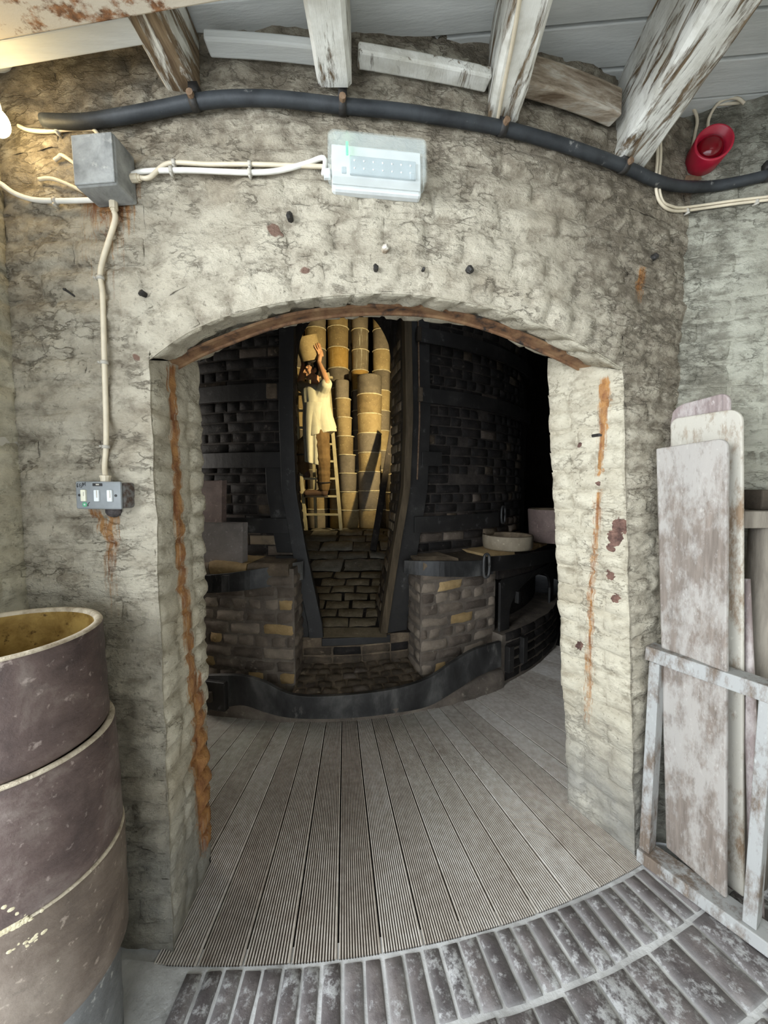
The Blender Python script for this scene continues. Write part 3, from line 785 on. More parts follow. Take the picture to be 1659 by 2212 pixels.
RW0 = V((1.12, 1.629, 0)); RWd = V((0.972, -0.235, 0)).normalized(); RWn = V((-0.235, -0.972, 0)).normalized()
def rw(px, py, off=0.0):
    d = ray(px, py); t = ((RW0 + RWn * off - EYE).dot(RWn)) / d.dot(RWn); return EYE + d * t
def S_rw(u, z): return RW0 + RWd * u + V((0, 0, z)), RWn
def zr(p): 
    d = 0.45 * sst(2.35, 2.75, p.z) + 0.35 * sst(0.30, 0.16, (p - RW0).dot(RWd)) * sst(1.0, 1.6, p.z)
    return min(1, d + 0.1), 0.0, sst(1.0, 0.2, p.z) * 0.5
m = M()
def fn(i, j):
    p, n = S_rw(i * 0.03, ZF + j * 0.03); return p + n * (D(p) - 0.003), zr(p)
m.grid(fn, 40, 102)
wall_right = struct(obj('wall_right', m, MAT['wash_right'], None, True))
z = ZF + 0.02; row = 0
while z + RH < 2.93:
    s = 0.04 - (0.11 if row % 2 else 0)
    while s < 0.78:
        w = 0.225 if row % 4 != 3 else 0.113
        if s + w > 0.06: brick(wall_right, MAT['wash_right'], S_rw, max(0.03, s) + 0.004, s + w - 0.004, z + 0.005, z + RH - 0.005, R.uniform(0.001, 0.007), zf=zr, jdirt=0.4, seg=0.03)
        s += w
    z += RH; row += 1
XL = -1.18
def S_lw(u, z): return V((XL, 1.27 - u, z)), V((1, 0, 0))
m = M()
def fn(i, j):
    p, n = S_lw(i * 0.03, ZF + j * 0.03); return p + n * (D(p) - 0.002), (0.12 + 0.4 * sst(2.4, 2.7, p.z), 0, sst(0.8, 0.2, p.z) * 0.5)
m.grid(fn, 24, 97)
wall_left = struct(obj('wall_left', m, MAT['wash_left'], None, True))
z = 1.0; row = 0
while z + RH < 2.8:
    for a, b in ((0.0, 0.11), (0.11, 0.335)) if row % 2 else ((0.0, 0.225), (0.225, 0.45)):
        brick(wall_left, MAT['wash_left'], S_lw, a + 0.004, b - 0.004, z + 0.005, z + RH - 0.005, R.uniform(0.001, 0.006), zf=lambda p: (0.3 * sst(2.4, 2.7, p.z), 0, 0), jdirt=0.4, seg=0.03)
    z += RH; row += 1
# the rest of the shed behind the viewer: wall thickness at the assumed opening, right side and back
m = M(); m.box((XL - 0.135, 0.92, 1.33), 0.25, 0.70, 2.92); struct(obj('wall_pier', m, MAT['plaster'], None))
m = M(); m.box((2.75, -0.4, 1.33), 0.2, 4.4, 2.92); struct(obj('wall_side', m, MAT['plaster'], None))
m = M(); m.box((2.45, 1.56, 1.33), 0.6, 0.12, 2.92); o_ = struct(obj('wall_far', m, MAT['plaster'], None))
m = M(); m.box((1.95, -2.6, 1.33), 1.8, 0.2, 2.92); m.box((-0.2, -2.6, 2.45), 2.6, 0.2, 0.7); struct(obj('wall_back', m, MAT['plaster'], None))  # gap left in this unseen wall is assumed, to let daylight in

# ------------------------------------------------------------------ ceiling: boards, joists, girder
m = M(); m.box((0.7, -0.35, 2.845), 4.4, 4.7, 0.06)
ceiling = struct(obj('ceiling', m, MAT['ceil'], None)); CS = 0.085
for v_ in ceiling.data.vertices: v_.co.z += CS * (v_.co.x - 0.3) + 0.03
y = -1.2; k = 0
while y < 1.85:
    m = M(); m.box((0.45, y + 0.068, 2.80 + R.uniform(-0.004, 0.004)), 3.5, 0.128, 0.02)
    m.v = [(a, b, c + CS * (a - 0.3) + 0.03) for a, b, c in m.v]
    obj('plank', m, MAT['ceil'], ceiling, bevel=0.003); y += 0.137
def joist(x0, y0, x1, w, label, zb=2.592, mat='joist'):
    m = M(); n = 24; a = V((x0, y0, zb)); b = V((x1, -1.4, zb))
    sx = V((w / 2, 0, 0)); h = 2.815 + CS * (x0 - 0.3) + 0.03 - zb - 0.028
    def fn(i, j):
        t = (i / n) ** 1.6; c = a.lerp(b, t)
        ch = 0.012 + 0.003 * noise.noise(c * 9)
        prof = [(-1, h), (-1, ch), (-1 + ch / (w / 2), 0), (1 - ch / (w / 2), 0), (1, ch), (1, h)]
        px_, pz = prof[j]
        p = c + sx * px_ + V((0, 0, pz))
        return p + V((noise.noise(p * 14) * 0.004, 0, noise.noise(p * 12 + V((5, 5, 5))) * 0.004))
    m.grid(fn, n, 5)
    e = [fn(0, j) for j in range(6)]; m.add(e, [(0, 1, 2, 3, 4, 5)])
    o = obj('ceiling_joist', m, MAT[mat], None); return tag(o, label, 'joist')
joists = [joist(-0.585, 1.20, -0.60, 0.10, 'weathered brown joist behind the rusty girder, leftmost of the ceiling joists', mat='joist_bare'),
          joist(-0.142, 1.185, -0.140, 0.098, 'narrow flaking white joist straight above the emergency light'),
          joist(0.375, 1.295, 0.18, 0.098, 'white joist with a cable stapled along its underside'),
          joist(0.885, 1.50, 0.62, 0.125, 'broad white joist running to the wall left of the red alarm'),
          joist(1.52, 1.52, 1.45, 0.125, 'white joist at the far right edge beyond the red alarm')]
# rusty girder
g0, g1 = onz(0, 88, 2.560), onz(490, 2, 2.560); gd = (g1 - g0).normalized(); gn = V((gd.y, -gd.x, 0))
m = M(); a, b = g0 - gd * 0.12, g0 + gd * 3.6
gt = thing('iron_girder', (g0.x, g0.y, 2.560), 'rust-speckled cream iron girder across the top left of the ceiling', 'girder')
m.bar(a + gn * 0.075 + V((0, 0, 0.009)), b + gn * 0.075 + V((0, 0, 0.009)), 0.15, 0.018); obj('bottom_flange', m, MAT['rustpaint'], gt, bevel=0.004)
m = M(); m.bar(a + gn * 0.075 + V((0, 0, 0.03)), b + gn * 0.075 + V((0, 0, 0.03)), 0.014, 0.03); obj('web', m, MAT['rustpaint'], gt)
# white trimmer board behind it
w0, w1 = onz(0, 151, 2.594), onz(326, 96, 2.594)
m = M(); dd = (w1 - w0).normalized()
nn = V((dd.y, -dd.x, 0))
m.bar(w0 - dd * 0.02 + nn * 0.03 + V((0, 0, 0.085)), w1 + nn * 0.03 + V((0, 0, 0.085)) - dd * 0.012, 0.06, 0.17)
tag(obj('trimmer_board', m, MAT['ceil'], None, bevel=0.004), 'smooth white timber tucked behind the rusty girder in the top left corner', 'timber')
# wall plates bedded on top of the wall between the joists
def plate(px0, px1, py, h, label, mat, r=4.02):
    zc = cyl((px0 + px1) / 2, py, r + 0.05).z
    m = M(); pa = []; pb = []; off = []
    for k in range(9):
        p = cyl(lerp(px0, px1, k / 8), 150, r); ph = phi(p)
        j = noise.noise(V((ph * 9, zc, 1))) * 0.012
        pa.append(pol(r, ph, zc + h / 2 + j)); pb.append(pol(r, ph, zc - h / 2 + j)); off.append(radial(ph) * 0.05)
    m.strip(pa, pb, off)
    return tag(obj('wall_plate', m, mat, None, bevel=0.006), label, 'timber')
plate(1112, 1320, 165, 0.085, 'split brown wall plate above the wall between third and fourth joists', MAT['plate_wood'])
plate(772, 1048, 116, 0.030, 'pale wall plate between the second and third joists', MAT['joist'])
plate(456, 696, 80, 0.028, 'white wall plate above the pipe between first and second joists', MAT['ceil'])

# ------------------------------------------------------------------ floor
m = M(); m.grid(lambda i, j: pol(lerp(3.985, 8.2, j / 12), lerp(-0.75, 0.95, i / 40), ZF - 0.006), 40, 12)
floor = struct(obj('floor', m, MAT['pave_joint'], None))
m = M(); m.add([pol(r, a * math.pi / 24, ZF - 0.035) for r in (0.1, 4.1) for a in range(48)], [(a, (a + 1) % 48, 48 + (a + 1) % 48, 48 + a) for a in range(48)])
struct(obj('floor_hovel', m, MAT['dark_shell'], None))
def S_fl(r0):
    def S(u, v):          # u: arc length at r0, v: radius beyond r0
        ph = u / r0; return pol(r0 + v, ph, ZF), V((0, 0, 1))
    return S
def pave(r0, r1, s0, s1, pitch, jit):
    s = s0
    while s < s1:
        w = pitch + R.uniform(-0.005, 0.005)
        a0 = R.uniform(-jit, jit); a1 = R.uniform(-jit, jit)
        brick(floor, MAT['pave'], S_fl(r0), s + 0.0045, s + w - 0.0045, a0, r1 - r0 + a1, R.uniform(0.000, 0.004), 0.006, 0.22, -0.007, None, False, 0.75, 0.035, 0.002)
        s += w
pave(4.045, 4.235, -0.10, 1.72, 0.0655, 0.004)
for k, (r0, r1) in enumerate([(4.248, 4.462), (4.474, 4.684), (4.696, 4.906), (4.918, 5.128), (5.14, 5.35)]):
    pave(r0, r1, 0.55 + (k % 2) * 0.055 - k * 0.16, 2.3, 0.117, 0.006)
# dusty smooth cement skim at the foot of the left pier
m = M()
def fn(i, j):
    p = pol(lerp(4.03, 5.2, j / 30), lerp(-0.19, -0.029, i / 14), ZF); return p + V((0, 0, 0.003 + 0.5 * D(p, 0.5) - 0.010 * sst(0.75, 1.0, i / 14)))
m.grid(fn, 14, 30)
obj('cement_skim', m, MAT['pave_joint'], floor, True)

# ------------------------------------------------------------------ grooved decking, tapering boards fanned round the kiln
deck = thing('timber_decking', pol(3.3, 0.15, ZF), 'grooved grey-brown timber decking fanned through the arch to the kiln', 'decking')
def deck_board(pa, pb, r0, r1):
    m = M(); NG = 15; z0 = ZF + 0.002
    prof = []
    for k in range(NG):
        for t, zz in ((0.06, 0.0), (0.52, 0.0), (0.60, -0.0058), (0.98, -0.0058)):
            prof.append(((k + t) / NG, zz))
    prof = [(0.0, -0.024), (0.0, -0.002)] + prof[:-2] + [(0.995, -0.002), (0.995, -0.024)]
    nl = 10
    tl = R.uniform(-0.0022, 0.0012)
    w_in = (pb - pa) * r0; w_out = (pb - pa) * r1
    def fn(i, j):
        r = lerp(r0, r1, j / nl); t, zz = prof[i]
        ph = lerp(pa + 0.0030 / r, pb - 0.0030 / r, t)
        d = 1.0 if zz < -0.003 else (0.25 if i in (1, len(prof) - 2) else 0.0)
        return pol(r, ph, z0 + zz + tl), (d, 0, 0)
    m.grid(fn, len(prof) - 1, nl)
    return obj('plank', m, MAT['deck'], deck)
ph = -0.62
while ph < 0.98:
    w = 0.0375 + R.uniform(-0.002, 0.002)
    deck_board(ph, ph + w, 2.60, 4.035 if phi(FLb) - 0.03 < ph < phi(FRb) + 0.005 else R_IN - 0.01); ph += w
# ------------------------------------------------------------------ the kiln
kiln = thing('kiln', (CX, CY, 0), 'soot-black brick bottle kiln with iron hoops behind the arch', 'kiln')
KL = sorted((cyl(x, y, R_K).z, phi(cyl(x, y, R_K))) for x, y in [(637, 690), (635, 900), (641, 1060), (661, 1180), (697, 1352)])
KR = sorted((cyl(x, y, R_K).z, phi(cyl(x, y, R_K))) for x, y in [(868, 690), (872, 900), (866, 1060), (846, 1180), (820, 1352)])
kl = lambda z: interp(KL, z)
kr = lambda z: interp(KR, z)
RI = 1.95
IL = sorted((cyl(x, y, RI).z, phi(cyl(x, y, RI))) for x, y in [(641, 690), (641, 1000), (660, 1180), (690, 1300)])
IR = sorted((cyl(x, y, RI).z, phi(cyl(x, y, RI))) for x, y in [(847, 690), (847, 1000), (838, 1180), (812, 1300)])
il = lambda z: interp(IL, z)
ir = lambda z: interp(IR, z)
ZS, ZT = 2.46, 2.93
def inner_arch(t):   # t 0..1 across
    return ZS + (ZT - ZS) * math.sqrt(max(0, 1 - (2 * t - 1) ** 2))
m = M()
nz = 40
m.grid(lambda i, j: pol(R_K - 0.006, lerp(-1.35, kl(3.0 * j / nz), i / 12), 3.0 * j / nz), 12, nz)
m.grid(lambda i, j: pol(R_K - 0.006, lerp(kr(3.0 * j / nz), 1.75, i / 14), 3.0 * j / nz), 14, nz)
m.grid(lambda i, j: pol(R_K - 0.006, lerp(-1.35, 1.75, i / 30), lerp(3.0, 3.9, j / 2)), 30, 2)
m.grid(lambda i, j: pol(R_K - 0.006, lerp(1.75, 2 * math.pi - 1.35, i / 30), lerp(0, 3.9, j)), 30, 1)
obj('wall', m, MAT['soot_joint'], kiln, True)
m = M()
m.grid(lambda i, j: pol(RI, lerp(-1.0, il(0.3 + (ZS - 0.3) * j / 20), i / 10), 0.3 + (ZS - 0.3) * j / 20), 10, 20)
m.grid(lambda i, j: pol(RI, lerp(ir(0.3 + (ZS - 0.3) * j / 20), 1.0, i / 10), 0.3 + (ZS - 0.3) * j / 20), 10, 20)
a0, a1 = il(ZS), ir(ZS)
m.grid(lambda i, j: pol(RI, lerp(a0, a1, i / 32), lerp(inner_arch(i / 32), 4.4, j / 3)), 32, 3)
m.grid(lambda i, j: pol(RI, lerp(-1.0, a0, i / 6), lerp(ZS, 4.4, j / 3)), 6, 3)
m.grid(lambda i, j: pol(RI, lerp(a1, 1.0, i / 6), lerp(ZS, 4.4, j / 3)), 6, 3)
m.grid(lambda i, j: pol(RI, lerp(1.0, 2 * math.pi - 1.0, i / 40), lerp(0.2, 4.4, j / 4)), 40, 4)
m.grid(lambda i, j: pol(lerp(RI, 0.02, j / 6), 2 * math.pi * i / 40, 4.4 + 0.8 * math.sin(j / 6 * math.pi / 2)), 40, 6)
# passage roof through the wall
m.grid(lambda i, j: pol(lerp(R_K, RI, j / 4), lerp(lerp(kl(2.9), kr(2.9), i / 24), lerp(a0, a1, i / 24), j / 4), lerp(3.0, inner_arch(i / 24), j / 4)), 24, 4)
obj('lining', m, MAT['dark_shell'], kiln, False)
def S_kj(f, g, sgn):
    def S(u, z):
        t = u / (R_K - RI); p = pol(lerp(R_K, RI, t), lerp(f(z), g(z), t), z)
        q = pol(RI, g(z), z) - pol(R_K, f(z), z); n = V((q.y, -q.x, 0)).normalized() * sgn
        return p, n
    return S
SJL, SJR = S_kj(kl, il, 1), S_kj(kr, ir, -1)
for S, nm in ((SJL, 'l'), (SJR, 'r')):
    m = M(); m.grid(lambda i, j: S((R_K - RI) * i / 4, lerp(0.25, 3.0, j / 30))[0], 4, 30); obj('jamb', m, MAT['soot_joint'], kiln, True)
    z = 0.36; row = 0
    while z < 2.6:
        for a, b in ((0.06, 0.17), (0.17, 0.395)) if row % 2 else ((0.06, 0.28), (0.28, 0.395)):
            brick(kiln, MAT['cobble'] if nm == 'r' else MAT['soot'], S, a + 0.004, b - 0.004, z + 0.004, z + 0.074, 0.006, 0.008, 0.4, zf=None, jdirt=0.3, seg=0.06, flip=(nm == 'r'))
        z += 0.08; row += 1

# hobs either side of the doorway
pHL, pHR = phi(cyl(636, 1330, R_H)), phi(cyl(908, 1330, R_H))
pM0, pM1 = phi(cyl(1076, 1290, 2.61)), phi(cyl(1222, 1290, 2.61))
Z_HOB = 0.90
def pbox(m, r0, r1, a0, a1, z0, z1, n=12):
    P = []
    for k in range(n + 1):
        a = lerp(a0, a1, k / n)
        P.append((pol(r0, a, z0), pol(r1, a, z0), pol(r1, a, z1), pol(r0, a, z1)))
    vs = [p for q in P for p in q]; fs = []
    for k in range(n):
        a, b = 4 * k, 4 * k + 4
        for e in range(4): fs.append((a + e, b + e, b + (e + 1) % 4, a + (e + 1) % 4))
    fs.append((0, 1, 2, 3)); fs.append((4 * n + 3, 4 * n + 2, 4 * n + 1, 4 * n))
    m.add(vs, fs)
m = M(); pbox(m, R_K - 0.02, R_H, -1.0, pHL, ZF - 0.03, Z_HOB - 0.02); obj('hob', m, MAT['hobjoint'], kiln)
m = M(); pbox(m, R_K - 0.02, R_H, pHR, pM0, ZF - 0.03, Z_HOB - 0.02); obj('hob', m, MAT['hobjoint'], kiln)
def S_h(s, z): 
    ph = s / R_H; return pol(R_H, ph, z), radial(ph)
def S_side(ph, sgn):
    def S(u, z):
        n = V((math.cos(ph), math.sin(ph), 0)) * sgn
        return pol(R_H - u, ph, z), n
    return S
def hobmat():
    q = R.random()
    return MAT['buff'] if q < 0.07 else MAT['redbrick'] if q < 0.11 else MAT['hobbrick']
for a, b, rev in ((-0.52, pHL, True), (pHR, pM0, False)):
    z = ZF + 0.18; row = 0
    S = S_side(pHL if rev else pHR, 1 if rev else -1)
    while z < 0.80:
        h = 0.088
        s = 0.0; L = (b - a) * R_H; first = True; head = row % 3 == 0
        while s < L - 0.02:
            w = (0.115 if head else 0.235) * (0.6 if first and row % 2 else 1) + R.uniform(-0.012, 0.012); first = False
            if L - s - w < 0.06: w = L - s
            x1 = (b * R_H - s, b * R_H - s - w) if rev else (a * R_H + s, a * R_H + s + w)
            edge_drop = 0.03 if s == 0 else 0
            lo, hi = min(x1) + 0.006, max(x1) - 0.006
            hm = hobmat()
            if rev and row == 6 and s == 0: hm = MAT['buff']
            brick(kiln, hm, S_h, lo, hi, z + 0.006, z + h - 0.006, R.uniform(0.008, 0.022), 0.02, 0.9, zf=None, jdirt=0.3, seg=0.04, jit=0.006)
            s += w
        for u0, u1 in ((0.0, 0.11), (0.11, 0.24)) if row % 2 else ((0.0, 0.23),):
            brick(kiln, MAT['hobbrick'], S, u0 + 0.004, u1 - 0.004, z + 0.006, z + h - 0.006, R.uniform(0.006, 0.018), 0.018, 0.9, zf=None, jdirt=0.3, seg=0.05, flip=rev)
        z += h; row += 1
# rough ledge slabs crowning the hobs
def S_top(z):
    return lambda s, r: (pol(r, s / R_H, z), V((0, 0, 1)))
for a, b in ((-0.50, pHL - 0.004), (pHR + 0.004, 1.0)):
    s = a * R_H
    while s < b * R_H - 0.03:
        w = min(R.uniform(0.22, 0.34), b * R_H - s)
        m = M(); p0, p1 = (s + 0.004) / R_H, (s + w - 0.004) / R_H
        zt = Z_HOB + R.uniform(-0.008, 0.012)
        n = 5
        def fn(i, j):
            r = [R_H + 0.01, R_H + 0.022, R_H + 0.01, R_K - 0.02][j] ; zz = [Z_HOB - 0.07, Z_HOB - 0.03, zt, zt + 0.004][j]
            p = pol(r, lerp(p0, p1, i / n), zz); return p + radial(0.2) * D(p, 1.2) + V((0, 0, D(p, 0.7)))
        m.grid(fn, n, 3)
        e0 = [fn(0, j) for j in range(4)]; e1 = [fn(n, j) for j in range(4)]
        m.add(e0, [(3, 2, 1, 0)]); m.add(e1, [(0, 1, 2, 3)])
        obj('coping_slab', m, MAT['buff'] if R.random() < 0.35 else MAT['cobble'], kiln, True); s += w
# dark brickwork of the kiln wall above the hobs
def S_k(s, z):
    ph = s / R_K; return pol(R_K, ph, z), radial(ph)
pale_s, pale_z = phi(cyl(1083, 778, R_K)) * R_K, cyl(1083, 778, R_K).z
rows = []
z = Z_HOB + 0.02; row = 0
while z < 2.86:
    rows.append((z, row)); z += 0.078; row += 1
for z, row in rows:
    zm = z + 0.036
    for a, b, rev in ((-0.40 * R_K, kl(zm) * R_K - 0.10, True), (kr(zm) * R_K + 0.10, 1.02 * R_K, False)):
        s = 0.0; L = b - a; first = True; head = row % 3 == 2
        while s < L - 0.02:
            w = (0.112 if head else 0.225) * (0.55 if first and row % 2 else 1) + R.uniform(-0.012, 0.012); first = False
            if R.random() < 0.12: w = 0.112
            if L - s - w < 0.05: w = L - s
            x0, x1 = (b - s - w, b - s) if rev else (a + s, a + s + w)
            q = R.random()
            mt = MAT['soot']
            if zm < 1.12: mt = MAT['hobbrick'] if q < 0.30 else MAT['cobble'] if q < 0.6 else MAT['soot']
            elif q < 0.07: mt = MAT['cobble']
            elif q < 0.085: mt = MAT['hobbrick']
            if R.random() > 0.03:
                if abs((x0 + x1) / 2 - pale_s) < 0.09 and abs(zm - pale_z) < 0.045: mt = MAT['ring']
                brick(kiln, mt, S_k, x0 + 0.0055, x1 - 0.0055, z + 0.0055, z + 0.0725, R.uniform(0.002, 0.014), 0.008, 0.5, zf=None, jdirt=0.3, seg=0.07, jit=0.003)
            s += w
# doorway ironwork
def zline(f, z0, z1, n): return [(lerp(z0, z1, k / n), f(lerp(z0, z1, k / n))) for k in range(n + 1)]
def door_plate(f, sgn, w0, w1, z0, z1, r0, th, mat, name, label=None):
    m = M(); pa = []; pb = []; off = []
    for z, ph in zline(f, z0, z1, 24):
        pa.append(pol(r0, ph + sgn * w0 / r0, z)); pb.append(pol(r0, ph + sgn * w1 / r0, z)); off.append(radial(ph) * th)
    m.strip(pa, pb, off); o = obj(name, m, mat, kiln, bevel=0.004)
    if label: o['label'] = label
    return o
door_plate(kl, -1, -0.012, 0.095, 0.31, 3.0, R_K + 0.02, 0.05, MAT['iron'], 'door_plate')
door_plate(kl, -1, 0.10, 0.225, 0.95, 1.62, R_K + 0.006, 0.03, MAT['iron'], 'side_plate')
door_plate(kl, -1, 0.10, 0.235, 0.31, 0.93, R_K + 0.006, 0.05, MAT['iron'], 'side_plate')
door_plate(kr, 1, -0.012, 0.045, 0.33, 3.0, R_K + 0.02, 0.07, MAT['darkwood'], 'door_post', 'brown timber post bowed beside the doorway')
door_plate(kr, 1, 0.05, 0.21, 0.31, 3.0, R_K + 0.012, 0.035, MAT['iron'], 'door_plate')
door_plate(kr, 1, 0.105, 0.117, 1.5, 2.7, R_K + 0.047, 0.014, MAT['bolt'], 'rod')
def band(tops, bots, rs, th, mat, name='iron_hoop', label=None):
    tp = smooth_path([V((x, y, r)) for (x, y), r in zip(tops, rs)], 5); bt = smooth_path([V((x, y, r)) for (x, y), r in zip(bots, rs)], 5)
    pa = [cyl(v.x, v.y, v.z) for v in tp]; pb = [cyl(v.x, v.y, v.z) for v in bt]
    m = M(); m.strip(pa, pb, [radial(phi(p)) * -th for p in pa]); o = obj(name, m, mat, kiln, bevel=0.002)
    if label: o['label'] = label
    return o
def hoop(px, yt, yb, r, s_from, s_to, mat=None):
    zt, zb = cyl(px, yt, r).z, cyl(px, yb, r).z
    m = M(); pa = []; pb = []; off = []
    for k in range(15):
        a = lerp(s_from, s_to, k / 14); pa.append(pol(r, a, zt)); pb.append(pol(r, a, zb)); off.append(radial(a) * -0.02)
    m.strip(pa, pb, off); obj('iron_hoop', m, mat or MAT['iron'], kiln, bevel=0.003)
rh = R_K + 0.066
hoop(603, 826, 862, rh, -0.55, phi(cyl(603, 840, rh)))
hoop(607, 976, 1010, rh, -0.55, phi(cyl(607, 990, rh)))
hoop(635, 1120, 1153, rh, -0.55, phi(cyl(635, 1130, rh)))
for px, yt, yb, pe in ((903, 705, 738, 1.05), (904, 836, 868, 1.05), (912, 975, 1006, phi(cyl(955, 990, rh))), (896, 1116, 1151, phi(cyl(1078, 1130, rh)))):
    hoop(px, yt, yb, rh, phi(cyl(px, yt, rh)), pe)
# cast block ends of the hoops (brown)
for px, y0, y1 in ((587, 828, 862), (905, 705, 738), (908, 836, 868)):
    p = cyl(px, (y0 + y1) / 2, rh + 0.006); q = radial(phi(p)); m = M()
    rot = Matrix.Rotation(phi(p), 3, 'Z'); m.box(p, 0.075 if px < 700 else 0.035, 0.03, 0.105, rot); obj('hoop_end', m, MAT['cobble'], kiln, bevel=0.006)
# hoops round the hobs
band([(655, 1212), (600, 1222), (540, 1232), (480, 1240), (425, 1243)], [(655, 1252), (600, 1264), (540, 1274), (480, 1280), (425, 1282)], [2.44, 2.56, 2.645, 2.665, 2.67], 0.02, MAT['hoop'])
band([(874, 1211), (905, 1212), (960, 1212), (1020, 1212), (1066, 1208)], [(872, 1238), (905, 1243), (960, 1246), (1020, 1246), (1066, 1240)], [2.48, 2.575, 2.655, 2.665, 2.665], 0.02, MAT['hoop'])
band([(1050, 1203), (1110, 1199), (1170, 1191), (1235, 1180)], [(1050, 1236), (1110, 1229), (1170, 1219), (1235, 1206)], [2.675, 2.67, 2.665, 2.66], 0.02, MAT['iron'])
for px0, px1 in ((436, 455), (478, 494)):
    m = M(); pa = [cyl(px0, y, 2.69) for y in (1243, 1279)]; pb = [cyl(px1, y, 2.69) for y in (1243, 1279)]
    m.strip(pa, pb, [radial(phi(p)) * -0.02 for p in pa]); obj('hoop_buckle', m, MAT['hoop'], kiln, bevel=0.003)
def link(px, py, hw, hh, r, thick, label=None):
    c = cyl(px, py, r); ph = phi(c); t = V((math.cos(ph), math.sin(ph), 0)); pts = []
    for k in range(25):
        a = 2 * math.pi * k / 24; sx = math.cos(a); sy = math.sin(a)
        pts.append(c + t * hw * sx + V((0, 0, hh * (0.55 * (1 if sy > 0 else -1) * min(1, abs(sy) * 1.6) + 0.45 * sy))))
    m = M(); m.tube(pts, thick, 8); return obj('chain_link', m, MAT['hoop'], kiln, True)
link(1051, 1222, 0.030, 0.088, 2.695, 0.011); link(1087, 1112, 0.030, 0.075, rh + 0.02, 0.011)
# low serpentine hoop round the foot of the kiln
band([(425, 1460), (480, 1459), (525, 1461), (570, 1474), (612, 1495), (660, 1505), (750, 1502), (850, 1489), (925, 1466), (985, 1427), (1030, 1402), (1083, 1386)],
     [(425, 1540), (480, 1530), (525, 1524), (570, 1538), (612, 1549), (660, 1553), (750, 1552), (850, 1541), (925, 1526), (985, 1492), (1030, 1463), (1083, 1440)],
     [R_P + 0.03] * 12, 0.03, MAT['hoop'], 'iron_hoop', 'broad worn iron hoop dipping under the kiln doorway')
m = M(); p = cyl(462, 1500, R_P + 0.04); rot = Matrix.Rotation(phi(p), 3, 'Z'); m.box(p, 0.20, 0.05, 0.20, rot); obj('hoop_bracket', m, MAT['iron'], kiln, bevel=0.008)
m = M(); m.box(p + radial(phi(p)) * 0.03 + V((-0.01, 0, 0.0)), 0.04, 0.03, 0.07, rot); obj('hoop_wedge', m, MAT['cobble'], kiln, bevel=0.006)
# plinth kerb under and behind the hoop
def kerb(a0, a1, z1, mat=MAT['hobjoint']):
    m = M()
    def fn(i, j):
        r, z = [(R_P + 0.02, ZF - 0.03), (R_P + 0.025, ZF + z1 * 0.6), (R_P + 0.005, ZF + z1), (R_K, ZF + z1 + 0.02)][j]
        p = pol(r, lerp(a0, a1, i / 20), z); return p + radial(0) * D(p, 1.0)
    m.grid(fn, 20, 3); obj('plinth_kerb', m, mat, kiln, True)
kerb(-0.60, pHL, 0.13); kerb(pHL, pHR, 0.09); kerb(pHR, phi(cyl(1085, 1420, R_P)), 0.13)
# step: worn bricks, riser and sill
def zstep(r): return lerp(0.045, 0.105, (R_P - r) / (R_P - R_K - 0.07))
m = M(); m.grid(lambda i, j: pol(lerp(R_P - 0.01, (R_K + 0.05), j / 4), lerp(pHL, pHR, i / 12), zstep(lerp(R_P, (R_K + 0.05), j / 4)) - 0.008), 12, 4)
m.grid(lambda i, j: pol(R_P - 0.01, lerp(pHL, pHR, i / 12), lerp(ZF - 0.02, 0.04, j)), 12, 1)
m.grid(lambda i, j: pol((R_K + 0.055), lerp(pHL, pHR, i / 12), lerp(0.05, 0.31, j)), 12, 1)
m.grid(lambda i, j: pol(lerp((R_K + 0.055), R_K - 0.1, j), lerp(pHL, pHR, i / 12), 0.30), 12, 1)
obj('step', m, MAT['cobble'], kiln, True)
S_st = lambda s, u: (pol(R_P - 0.015 - u, s / R_P, zstep(R_P - u)), V((0, 0, 1)))
u = 0.0; row = 0
while u < 0.33:
    w = 0.068; s = pHL * R_P - (0.05 if row % 2 else 0)
    while s < pHR * R_P - 0.02:
        ln = R.uniform(0.085, 0.13)
        a, b = max(s, pHL * R_P), min(s + ln, pHR * R_P)
        if b - a > 0.03: brick(kiln, MAT['cobble'] if R.random() < 0.85 else MAT['hobbrick'], S_st, a + 0.006, b - 0.006, u + 0.005, u + w - 0.004, R.uniform(0.0, 0.012), 0.014, 0.8, zf=None, jdirt=0.3, seg=0.035, flip=True, jit=0.006)
        s += ln
    u += w; row += 1
S_ri = lambda s, z: (pol((R_K + 0.06), s / (R_K + 0.06), z), radial(s / (R_K + 0.06)))
for k, (z0, z1) in enumerate(((0.10, 0.165), (0.165, 0.235))):
    s = pHL * (R_K + 0.06)
    while s < pHR * (R_K + 0.06) - 0.03:
        w = min(0.225, pHR * (R_K + 0.06) - s); brick(kiln, MAT['soot'] if R.random() < 0.5 else MAT['cobble'], S_ri, s + 0.005, s + w - 0.005, z0 + 0.004, z1 - 0.004, 0.010, 0.012, 0.8, zf=None, jdirt=0.3, seg=0.05); s += w
m = M(); pa = [pol(R_K + 0.07, lerp(kl(0.3) + 0.0, kr(0.3) + 0.03, k / 8), 0.305) for k in range(9)]; pb = [p + V((0, 0, -0.06)) for p in pa]
m.strip(pa, pb, [-radial(phi(p)) * 0.04 for p in pa]); obj('sill_bar', m, MAT['iron'], kiln, bevel=0.005)
